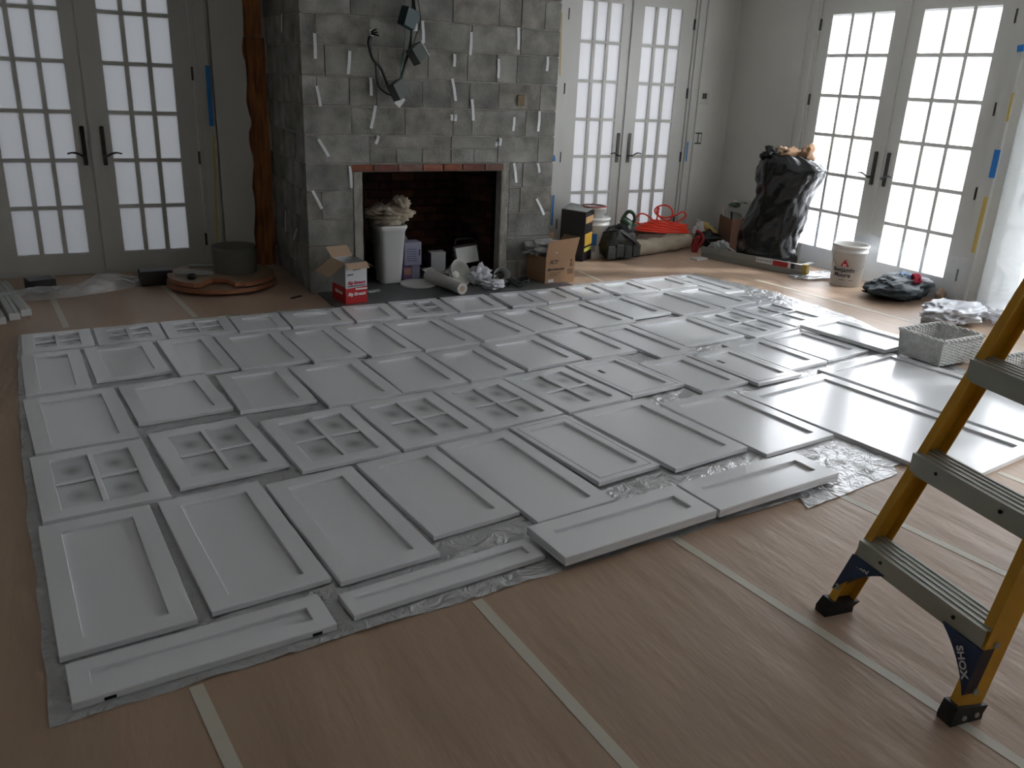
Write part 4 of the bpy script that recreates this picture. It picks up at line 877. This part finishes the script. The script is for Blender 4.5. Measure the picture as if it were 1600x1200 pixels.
# orange extension cord
ORG = mat('orange_cord', (.85, .045, .015), .4); ref = at(1045, 392)+Vector((0, .10, 0)); pts = []
random.seed(5); cx, cy_ = (at(1043, 392)+Vector((0, .14, 0))).x, (at(1043, 392)+Vector((0, .14, 0))).y
for i in range(9*14):
    a = i*2*pi/14; k_ = i/14; rx = .34-.018*k_+.02*random.random(); ry = .13+.012*random.random()
    pts.append((cx+rx*cos(a)+.01*k_, cy_+ry*sin(a), .175+.010*k_+.03*cos(a)*-1+.012*random.random()))
for (x, y) in ((1000, 350), (996, 338), (1006, 334), (1022, 345), (1035, 356), (1052, 350), (1066, 342), (1072, 336), (1066, 331), (1056, 336), (1040, 340), (1027, 336), (1023, 328), (1030, 322), (1042, 321), (1050, 328), (1050, 338), (1044, 345), (1032, 340), (1026, 330), (1030, 325), (1026, 345), (1028, 356)):
    pts.append(tuple(atD(x, y, ref)))
solo('extension_cord', MB().tube(smooth_path(pts, 4), .0085, 7), ORG, 'bright orange extension cord coiled on the rolled drop cloths', 'cord')
pts = [atD(x, y, ref+Vector((.06, -.10, 0))) for x, y in ((1088, 360), (1096, 366), (1098, 376), (1091, 385), (1086, 394), (1088, 380), (1093, 370), (1085, 376), (1083, 390), (1086, 399))]
solo('red_strap', MB().tube(smooth_path(pts, 4), .017, 8), mat('dark_red_webbing', (.30, .02, .02), .7), 'dark red strap hanging at the right end of the orange cord', 'strap')
solo('white_scrap', MB().box(at(1092, 404, .008), (.16, .09, .015), .2), PAPW, 'small pale scrap on the paper below the red strap', 'scrap')
# caulk tube, brown box, wire frame unit, odds and ends in the corner
r0 = at(1125, 385)+Vector((0, .0, 0)); a, b = atD(1098, 350, r0), atD(1117, 366, r0)
t = thing('caulk_tube', 'yellow caulk tube leaning in the corner pile', 'tube', tuple(b)); obj('tube', MB().tube([a, b], .038, 16), YEL, t, True); dd = (a-b).normalized(); obj('nozzle', MB().tube([a, a+dd*.09], [.014, .005], 10), PAPW, t, True)
t, L, F_, R_, B = carton('brown_box', 'dark brown open box in the room corner beside the trash bag', 'box', at(1119, 383, 0), at(1138, 393, 0), at(1162, 390, 0), .33, (mat('dark_brown_card', (.13, .062, .035), .85), MATS['dark_brown_card']), .0005)
t = thing('wire_frame_shelf', 'small white-framed rack standing in the brown box', 'rack', ((L.x+R_.x)/2, (L.y+R_.y)/2, .02)); rf = (L+R_)/2
Q = lambda x, y: atD(x, y, rf); WF = mat('off_white_frame', (.40, .41, .38), .5)
fr_ = [Q(1134, 326), Q(1164, 335), Q(1160, 352), Q(1134, 352)]
for i in range(4): obj('frame_bar', MB().bar(fr_[i], fr_[(i+1) % 4], .016, .016, up=(0, 1, 0)), WF, t, True)
obj('back_panel', MB().add([p_+Vector((0, .05, 0)) for p_ in fr_], [(0, 3, 2, 1)]), WALLM, t, True)
obj('divider', MB().bar(Q(1143, 331), Q(1143, 353), .014, .014, up=(0, 1, 0)), BLACK, t, True); obj('brace', MB().bar(Q(1148, 350), Q(1163, 337), .01, .01, up=(0, 1, 0)), WF, t, True)
obj('top_board', MB().add([Q(1134, 325), Q(1166, 334), Q(1176, 327), Q(1150, 315)], [(0, 1, 2, 3)]), WF, t, True)
t = thing('cast_tray', 'white tray with dark green clutter on top of the rack', 'tray', tuple(Q(1160, 322))); obj('tray', MB().bar(Q(1150, 316)+Vector((0, .05, .0)), Q(1174, 326)+Vector((0, .05, 0)), .10, .05), WF, t, True)
obj('clutter', blob(Q(1153, 325), (.22, .06, .05), 71, .5, 3, 3, flat=False), GRN, t, True)
for i, (x, y, dm, sd, m, lb, nm, ct_) in enumerate(((1110, 388, (.26, .16, .17), 81, BRUSH, 'dark lump of tools left of the brown box', 'tool_pile', 'tools'), (1100, 384, (.22, .14, .22), 82, PAPW, 'crumpled white paper behind the red strap', 'crumpled_paper', 'paper'), (1128, 394, (.20, .14, .10), 83, GREYC, 'crumpled grey plastic in front of the brown box', 'crumpled_plastic', 'plastic'))):
    heap(x, y, dm, sd, m, nm, lb, ct_, .4, dy=.06)
for i, (a, b) in enumerate((((1113, 398), (1133, 380)), ((1125, 378), (1150, 396)), ((1102, 374), (1125, 372)))):
    r1 = at(1128, 398)+Vector((0, .03, 0)); solo('thin_rod', MB().tube([atD(*a, r1), atD(*b, r1)], .013, 8), [GREYC, GREYC, BLACK][i], ['pale rod leaning up to the left by the brown box', 'pale rod leaning down to the right by the brown box', 'black rod behind the pale rods'][i], 'rod', group='rods in the corner pile')

# folded ladder on the floor
ALD = mat('dull_aluminium', (.27, .28, .27), .42, metal=.5); YCAP = mat('yellow_end_cap', (.42, .30, .05), .6)
t = thing('folded_ladder', 'folded aluminium ladder lying on the floor under the black trash bag', 'ladder', tuple(at(1180, 412)))
a, b = at(1095, 402), at(1254, 433); d = (b-a).normalized(); n_ = Vector((-d.y, d.x, 0))
for j, (off, z) in enumerate(((0, .085), (.015, .028), (.40, .060))):
    p, q = a+n_*off+Vector((0, 0, z)), b+n_*off+Vector((0, 0, z))
    if j == 2: q = at(1288, 414)+Vector((0, 0, z)); p = q-d*(b-a).length
    o = obj('rail', MB().bar(p, q, .03, .052 if j < 2 else .07), ALD, t, True)
    obj('end_cap', MB().bar(q-d*.01, q+d*.035, .05, .07), YCAP, o, True)
for i in range(6): p = a+d*((b-a).length*(i+.4)/6); obj('rung', MB().bar(p+Vector((0, 0, .06))+n_*.02, p+n_*.40+Vector((0, 0, .06)), .05, .02), ALD, t, True)
p0 = lambda u, z: a+d*(b-a).length*u+Vector((0, 0, z))-n_*.0165
for u0, u1, m in ((.56, .72, WHT), (.72, .86, mat('label_red', (.40, .015, .02), .5)), (.86, .885, WHT), (.885, .92, BLACK)): obj('rail_label', MB().bar(p0(u0, .085), p0(u1, .085), .002, .046), m, t, True)
for k_ in range(5): obj('print_line', MB().bar(p0(.57+.03*k_, .088)-n_*.002, p0(.59+.03*k_, .088)-n_*.002, .001, .006), INKN, t, True)

# black trash bag
TB = mat('black_trash_bag', (.006, .0065, .007), .22, spec=.4, bump=.5, bscale=7, stretch=(1, 1, 2.5))
bc_ = at(1202, 418)+Vector((.05, .21, 0)); sil = [(412, 1156, 1243), (398, 1150, 1246.5), (383, 1151.6, 1246.5), (364, 1156.4, 1250), (344.6, 1166, 1258), (325.5, 1174.6, 1263), (306, 1181, 1267.6), (287, 1182, 1277), (273.7, 1183, 1287), (262, 1186, 1290.5), (255, 1188, 1284), (248.8, 1192, 1275), (243, 1196, 1262)]
t = thing('trash_bag', 'tall stuffed black trash bag leaning beside the sunlit door', 'bag', (bc_.x, bc_.y, .12)); loops = []; NN = 72
vd = Vector((bc_.x, bc_.y, 0)).normalized(); rd = Vector((vd.y, -vd.x, 0))
dense = []
for i in range(len(sil)-1):
    for s_ in range(6): f = s_/6; dense.append([sil[i][k_]*(1-f)+sil[i+1][k_]*f for k_ in range(3)])
dense.append(list(sil[-1]))
for (y, x0, x1) in dense:
    l, r = atD(x0, y, bc_), atD(x1, y, bc_); c_ = (l+r)/2; R1 = (r-l).length/2; L_ = []
    for k_ in range(NN):
        a_ = 2*pi*k_/NN; dr = Vector((cos(a_), sin(a_), 0)); pz = Vector((cos(a_)*.9, sin(a_)*.9, c_.z*1.3))
        am = .05*nz(pz, 2.0, 1)+.06*(crease(pz+Vector((0, 0, c_.z*.5)), 2.3, 2)-.5)+.05*(crease(pz, 5, 3)-.5)+.03*(crease(pz+Vector((0, 0, pz.x)), 11, 5)-.5)
        rr_ = R1*(1+am*1.1); L_.append(c_+rd*cos(a_)*rr_+vd*sin(a_)*rr_*.78+Vector((0, 0, .02*nz(pz, 5, 7))))
    loops.append(L_)
lo = min(v.z for v in loops[0])
obj('bag_body', MB().rings(loops, True, True, True), TB, t, True)
lp = loops[-1]; tc_ = sum(lp, Vector())/len(lp)
for i, (x, y, dm, m) in enumerate(((1221, 236, (.13, .08, .10), CARDL), (1240, 243, (.26, .16, .10), CARD), (1263, 237, (.16, .10, .16), CARD), (1206, 242, (.20, .16, .12), TB))):
    p_ = atD(x, y, bc_); obj('stuffed_paper' if i < 3 else 'bag_ear', blob(p_-Vector((0, 0, dm[2]*.7)), dm, 91+i, .5, 1.6, 3, flat=False, fold=1.2), m, t, True)
# paint bucket with lettering
bkt = at(1333, 450)+Vector((.05, .14, 0)); PB = mat('paint_bucket_white', (.62, .61, .58), .45, var=.04, vscale=10)
t = bucket('paint_bucket', 'big white paint bucket with a red triangle logo standing on the paper', Vector((bkt.x, bkt.y, .0006)), .98, PB)
ca = math.atan2(-bkt.y, -bkt.x); NV = mat('navy_ink', (.03, .035, .07), .5); RI = mat('logo_red', (.50, .03, .06), .5)
rb = lambda z: .133+.013*z/.3+.001
def on_bucket(body, size, z, da, m, bold=.0015, shear=0): return lettering(body, size, m, (0, 0, bkt.z+z+.0006), (1, 0, 0), (0, 0, 1), t, bend=((bkt.x, bkt.y), rb(z), ca+da), bold=bold, shear=shear)
on_bucket('Benjamin', .052, .148, -.22, NV); on_bucket('Moore', .052, .103, -.28, NV)
def tri_on(parent, s_, z, da, m, name, dr=.0015, inner=None):
    mb = MB(); vs = []; n = 6
    for i in range(n+1):
        u = -1+2*i/n; a_ = ca+da+u*s_/2/rb(z); top = z+s_*.85*(1-abs(u))
        for zz_ in (z, top): r_ = rb(zz_)+dr; vs.append((r_*cos(a_), r_*sin(a_), zz_))
    mb.add(vs, [(2*i, 2*i+2, 2*i+3, 2*i+1) for i in range(n)]); return obj(name, mb, m, parent)
tri_on(t, .075, .180, -.20, RI, 'logo_triangle'); on_bucket('M', .034, .196, -.20, INKW, .002)
for z_, a0_, a1_ in ((.058, -.45, -.05), (.058, .15, .45)): curved(t, (0, 0), (rb(z_), rb(z_+.005)), ca+a0_, ca+a1_, z_, z_+.004, NV, 'print_line', 6, .001)
hp = []
for i in range(17): u = -1+2*i/16; a_ = ca+.15+u*1.5; hp.append((.158*cos(a_), .158*sin(a_), .305-.16*(1-u*u)))
obj('wire_handle', MB().tube(hp, .0028, 6), ALD, t)
# clothes heap
NAVY = mat('dark_slate_fabric', (.030, .046, .055), .55, bump=.5, bscale=25)
cl = at(1418, 470)+Vector((.0, .10, 0))
m_ = blob((cl.x, cl.y, .001), (.62, .40, .20), 101, .26, 1.3, 5, fold=.55); m2 = blob((at(1380, 462).x, at(1380, 462).y+.03, .001), (.34, .20, .09), 102, .35, 1.7, 4, fold=1); m_.add(m2.v, m2.f, True)
solo('clothes_heap', m_, NAVY, 'heap of dark slate clothes on the floor in front of the sunlit door', 'clothes')
q_ = atD(1412, 440, cl); solo('blue_cloth', blob(q_-Vector((0, 0, .05)), (.17, .12, .12), 103, .4, 2, 4, fold=1), mat('light_blue_fabric', (.20, .28, .40), .8), 'light blue cloth on top of the dark clothes', 'cloth')
q_ = atD(1430, 440, cl); solo('red_cloth', blob(q_-Vector((0, 0, .04)), (.10, .08, .10), 104, .35, 2, 3, fold=1), mat('crimson_fabric', (.40, .02, .05), .8), 'small crimson cloth on top of the dark clothes', 'cloth')
for i, (x, y, dm, m, lb) in enumerate(((1467, 472, (.10, .07, .11), CARD, 'small brown tool standing right of the dark clothes'), (1477, 475, (.12, .08, .05), BLACK, 'small dark tool lying right of the dark clothes'))):
    heap(x, y, dm, 110+i, m, 'small_tool', lb, 'tool', .3, sub=3)
rf_ = at(1592, 522)
solo('grey_bar', MB().bar(atD(1558, 513, rf_)-Vector((0, 0, .0)), atD(1650, 496, rf_), .05, .055), GREYC, 'grey bar lying across the white film at the right edge behind the ladder', 'bar')
# clear film on the floor by the ladder end and behind the basket
FLM = film('loose_clear_film', .45, .5, rough=.2, col=(.82, .84, .88), wr=.7, scale=8, gloss=.12)
for (x, y, dm, sd, lb) in ((1285, 433, (.50, .22, .035), 121, 'loose clear film on the floor between ladder end and paint bucket'), (1497, 503, (.55, .34, .14), 122, 'billowing white plastic film behind the wicker basket'), (1590, 503, (.45, .40, .12), 123, 'white plastic film at the right edge behind the ladder'), (1540, 478, (.36, .30, .10), 124, 'bunched plastic film at the foot of the hanging sheet')):
    c = at(x, y)+Vector((-.06, .03, .001)); solo('loose_film', blob(c, dm, sd, .32, 1.6, 5, fold=.9), FLM if sd != 122 else mat('white_film_heap', (.62, .64, .68), .35), lb, 'plastic sheet')

# ------------------------------------------------------------------ wicker baskets
WICK = mat('whitewashed_wicker', (.62, .63, .61), .55, var=.15, vscale=30); WICKD = mat('wicker_gap', (.15, .15, .14), .8)
def wicker(label, c, w, d, h, rz, z, nz_=9, nx=20, ny=14, rim=.012):
    t = thing('wicker_basket', label, 'basket', (c[0], c[1], z), rz, group='whitewashed wicker baskets'); fl_ = .93
    cs = lambda f, zz_: [(-w/2*f, -d/2*f, zz_), (w/2*f, -d/2*f, zz_), (w/2*f, d/2*f, zz_), (-w/2*f, d/2*f, zz_)]
    for side in range(4):
        n = nx if side % 2 == 0 else ny; mb = MB(); A0, A1 = Vector(cs(fl_, 0)[side]), Vector(cs(fl_, 0)[(side+1) % 4]); B0, B1 = Vector(cs(1, h)[side]), Vector(cs(1, h)[(side+1) % 4])
        nm = (A1-A0).cross(Vector((0, 0, 1))).normalized()
        for i in range(n+1):
            u = i/n; mb.bar(A0.lerp(A1, u)+nm*-.002, B0.lerp(B1, u)+nm*-.002, .008, .008, up=tuple(nm))
        for k_ in range(nz_*2):
            v = (k_+.5)/(nz_*2); P0, P1 = A0.lerp(B0, v), A1.lerp(B1, v); pp = []
            for i in range(2*n+1):
                s_ = (1 if (i//2+k_) % 2 else -1)*(1 if i % 2 else 0); pp.append(P0.lerp(P1, i/(2*n))+nm*.0055*s_)
            mb.tube(pp, h/(nz_*4)*.92, 4, cap=False)
        obj('woven_side', mb, WICK, t, kind='stuff')
    bt = MB(); bt.add(cs(fl_, .004), [(0, 1, 2, 3)]); obj('bottom', bt, WICKD, t)
    r = MB()
    for side in range(4):
        B0, B1 = Vector(cs(1.015, h+.004)[side]), Vector(cs(1.015, h+.004)[(side+1) % 4]); L_ = (B1-B0).length; n = int(L_/.012)
        for ph in (0, pi):
            u_ = Vector((0, 0, 1)); sd = (B1-B0).normalized().cross(u_); r.tube([B0.lerp(B1, i/n)+(u_*cos(i*.9+ph)+sd*sin(i*.9+ph))*rim*.6 for i in range(n+1)], rim*.62, 5)
    obj('braided_rim', r, WICK, t, kind='stuff'); return t
ZB = .185
l, f_, r_ = at(1407, 515, ZB), at(1475, 536, ZB), at(1532, 518, ZB)
e1, e2 = (l-f_), (r_-f_); ang_ = math.atan2(-e1.y, -e1.x); w1 = e1.length; d1 = .40
u1 = (f_-l).normalized(); v1 = Vector((-u1.y, u1.x, 0)); ctr_ = (l+f_)/2+v1*d1/2
wicker('whitewashed wicker basket with a braided rim, standing on the shiny pantry panel', (ctr_.x, ctr_.y), w1, d1, ZB-.026, ang_, .0262)
p_, q_ = at(1536, 592, .004), at(1610, 618, .004); u2 = (q_-p_).normalized(); v2 = Vector((-u2.y, u2.x, 0)); c2 = p_+u2*.24+v2*.22
wicker('second wicker basket, shallower, half hidden behind the yellow ladder', (c2.x, c2.y), .52, .40, .10, math.atan2(u2.y, u2.x), .018, 6)
# ------------------------------------------------------------------ yellow fibreglass step ladder
FIB = mat('yellow_fibreglass', (.66, .34, .022), .42, var=.10, vscale=8); ALS = mat('ladder_aluminium', (.42, .44, .38), .45, metal=.3, bump=.2, bscale=20); NAVYB = mat('navy_brace', (.012, .028, .075), .45); RUB = mat('black_rubber_foot', (.012, .012, .012), .6)
A0 = Vector((2.025, 1.577, 0)); B0 = Vector((1.953, 1.041, 0)); TOPZ = 1.95
SL = Vector((.34, -.14, 1)); SR = Vector((.34, .03, 1))
lad = thing('step_ladder', 'tall yellow fibreglass step ladder with aluminium steps at the right', 'ladder', tuple((A0+B0)/2))
wd = (A0-B0).normalized()                      # from the near rail to the far rail
fwd = Vector((wd.y, -wd.x, 0)); fwd = fwd if fwd.x > 0 else -fwd   # away from the climber
def rail(base, sl, s):
    """channel section: web across the outside, flanges front and back turned inwards"""
    d = sl.normalized(); tdep = (fwd-d*fwd.dot(d)).normalized(); inn = wd*(-1 if s > 0 else 1)
    b0 = base+d*.03; e = base+sl*TOPZ; W2, FL, T = .085, .030, .004; o = MB()
    def P(p, a, b_): return p+tdep*a+inn*b_
    sec = [(0, 0), (W2, 0), (W2, FL), (W2-T, FL), (W2-T, T), (T, T), (T, FL), (0, FL)]
    loops = [[P(p, *c_) for c_ in sec] for p in (b0, e)]
    o.rings(loops, True, True); r = obj('side_rail', o, FIB, lad, True); return d, tdep, inn, P
RL = rail(A0, SL, 1); RR = rail(B0, SR, -1)
for (base, sl, R3) in ((A0, SL, RL), (B0, SR, RR)):
    d, td, inn, P = R3; z = Vector((0, 0, 1)); c_ = base+td*.0425+inn*.012
    mb = MB(); lo = [Vector((base.x, base.y, 0))+fwd*a_+inn*b_ for a_, b_ in ((-.012, -.010), (.100, -.010), (.100, .038), (-.012, .038))]
    hi = [p+sl*.05*1 for p in lo]; hi = [Vector((p.x, p.y, z_)) for p, z_ in zip(hi, (.055, .040, .040, .055))]
    mb.rings([lo, [p+Vector((0, 0, .02)) for p in lo], hi], True, True); o = obj('rubber_foot', mb, RUB, lad, True)
    for a_ in (.03, .075): q2 = Vector((base.x, base.y, .022))+fwd*a_-inn*.011; obj('rivet', MB().tube([q2, q2-inn*.003], .008, 8), ALS, o, True)
for k_ in range(6):
    zz_ = .246+.305*k_; pl = A0+SL*zz_; pr_ = B0+SR*zz_; pl += -wd*.006; pr_ += wd*.006; a_ = fwd*.006-fwd*.012
    mb = MB(); up_ = Vector((0, 0, 1))
    # front apron, tread, raised ribs, back lip
    def slab(p, q, off0, off1, z0_, z1_): mb.add([p+fwd*off0+up_*z0_, q+fwd*off0+up_*z0_, q+fwd*off1+up_*z0_, p+fwd*off1+up_*z0_, p+fwd*off0+up_*z1_, q+fwd*off0+up_*z1_, q+fwd*off1+up_*z1_, p+fwd*off1+up_*z1_], [(3, 2, 1, 0), (4, 5, 6, 7), (0, 1, 5, 4), (1, 2, 6, 5), (2, 3, 7, 6), (3, 0, 4, 7)])
    slab(pr_, pl, -.012, -.008, -.042, .024); slab(pr_, pl, -.008, .082, .020, .024); slab(pr_, pl, .082, .086, -.02, .024)
    st = obj('step', mb, ALS, lad, True)
    for off in (.006, .030, .052, .072):
        mb = MB(); slab(pr_, pl, off, off+.006, .024, .027); obj('tread_rib', mb, ALS, st, True)
    for p, s_ in ((pl, -1), (pr_, 1)):
        q2 = p+wd*s_*.10-fwd*.0135; obj('rivet', MB().tube([q2, q2-fwd*.003], .006, 8), DARK, st, True)
for (base, sl, R3, s_, ra) in ((A0, SL, RL, -1, 0), (B0, SR, RR, 1, 1)):
    d, td, inn, P = R3; foot = base+sl*.085-fwd*.004; zt_ = .214; top = base+sl*zt_-fwd*.004; far = top+inn*.135; far.z = zt_; cv = []
    for i in range(9):
        u = i/8; a_ = u*pi/2; cv.append(foot+(top-foot)*(1-cos(a_))*1.0*1+ (far-top)*(1-sin(pi/2-a_)) if 0 else None)
    cv = []
    for i in range(9):
        u = i/8; ctrl = foot+(top-foot)*.62+inn*.045; cv.append(foot.lerp(ctrl, u).lerp(ctrl.lerp(far, u), u))
    front = [top, ]+cv[::1]; n = len(front)
    mb = MB(); vs = [p-fwd*.004 for p in front]+[p+fwd*.045 for p in front]; mb.add(vs, [tuple(range(n)), tuple(range(n, 2*n))[::-1]]+[(i, n+i, n+(i+1) % n, (i+1) % n) for i in range(n)])
    br = obj('corner_brace', mb, NAVYB, lad, True)
    mid = top.lerp(foot, .30)+inn*.034-fwd*.0055
    xd = (inn if s_ < 0 else -inn)
    fw = (-fwd)
    if s_ < 0:    # far rail: reads along the step
        xdir = (far-foot).normalized(); xdir = xdir if xdir.dot(-wd) > 0 else -xdir; yd_ = fw.cross(xdir)
        xdir = (-wd+Vector((0, 0, .28))).normalized(); yd_ = fw.cross(xdir).normalized(); c3 = top+inn*.050-fwd*.0115-Vector((0, 0, .034))
        lettering('SHOX', .030, INKW, c3, xdir, yd_, br, bold=.0008)
    else:
        xdir = (foot-far+Vector((0, 0, -.06))).normalized(); yd_ = fw.cross(xdir).normalized(); c3 = top.lerp(foot, .40)+inn*.032-fwd*.0105
        lettering('SHOX', .032, INKW, c3, xdir, yd_, br, bold=.0008)
    for h_ in (.10, .235):
        q2 = base+sl*h_+inn*.014-fwd*.002 if s_ < 0 else base+sl*h_+td*.035-inn*.001
        dd_ = -fwd if s_ < 0 else -inn
        obj('rivet', MB().tube([q2, q2+dd_*.005], .010, 10), ALS, lad, True)
# rear legs and top cap
tp_l, tp_r = A0+SL*TOPZ, B0+SR*TOPZ
for p, s_ in ((tp_l, 1), (tp_r, -1)):
    e = p+fwd*.10; f2 = Vector((e.x, e.y, 0))+fwd*.62+wd*s_*.12; d = (e-f2).normalized()
    obj('rear_leg', MB().bar(f2+d*.03, e, .03, .05, up=tuple(fwd)), FIB, lad, True); obj('rubber_foot', MB().box(f2+Vector((0, 0, .028)), (.06, .06, .055)), RUB, lad, True)
c_ = (tp_l+tp_r)/2+fwd*.08; obj('top_cap', MB().box(c_+Vector((0, 0, .03)), (.24, (tp_l-tp_r).length+.05, .05), math.atan2(fwd.y, fwd.x), ch=.01), FIB, lad, True)
for k_ in range(4):
    u = (.25+.45*k_)/TOPZ; L1 = [];
    for p, s_ in ((tp_l, 1), (tp_r, -1)):
        e = p+fwd*.10; f2 = Vector((e.x, e.y, 0))+fwd*.62+wd*s_*.12; L1.append(f2.lerp(e, u))
    obj('rear_brace', MB().bar(L1[0], L1[1], .035, .02), ALS, lad, True)
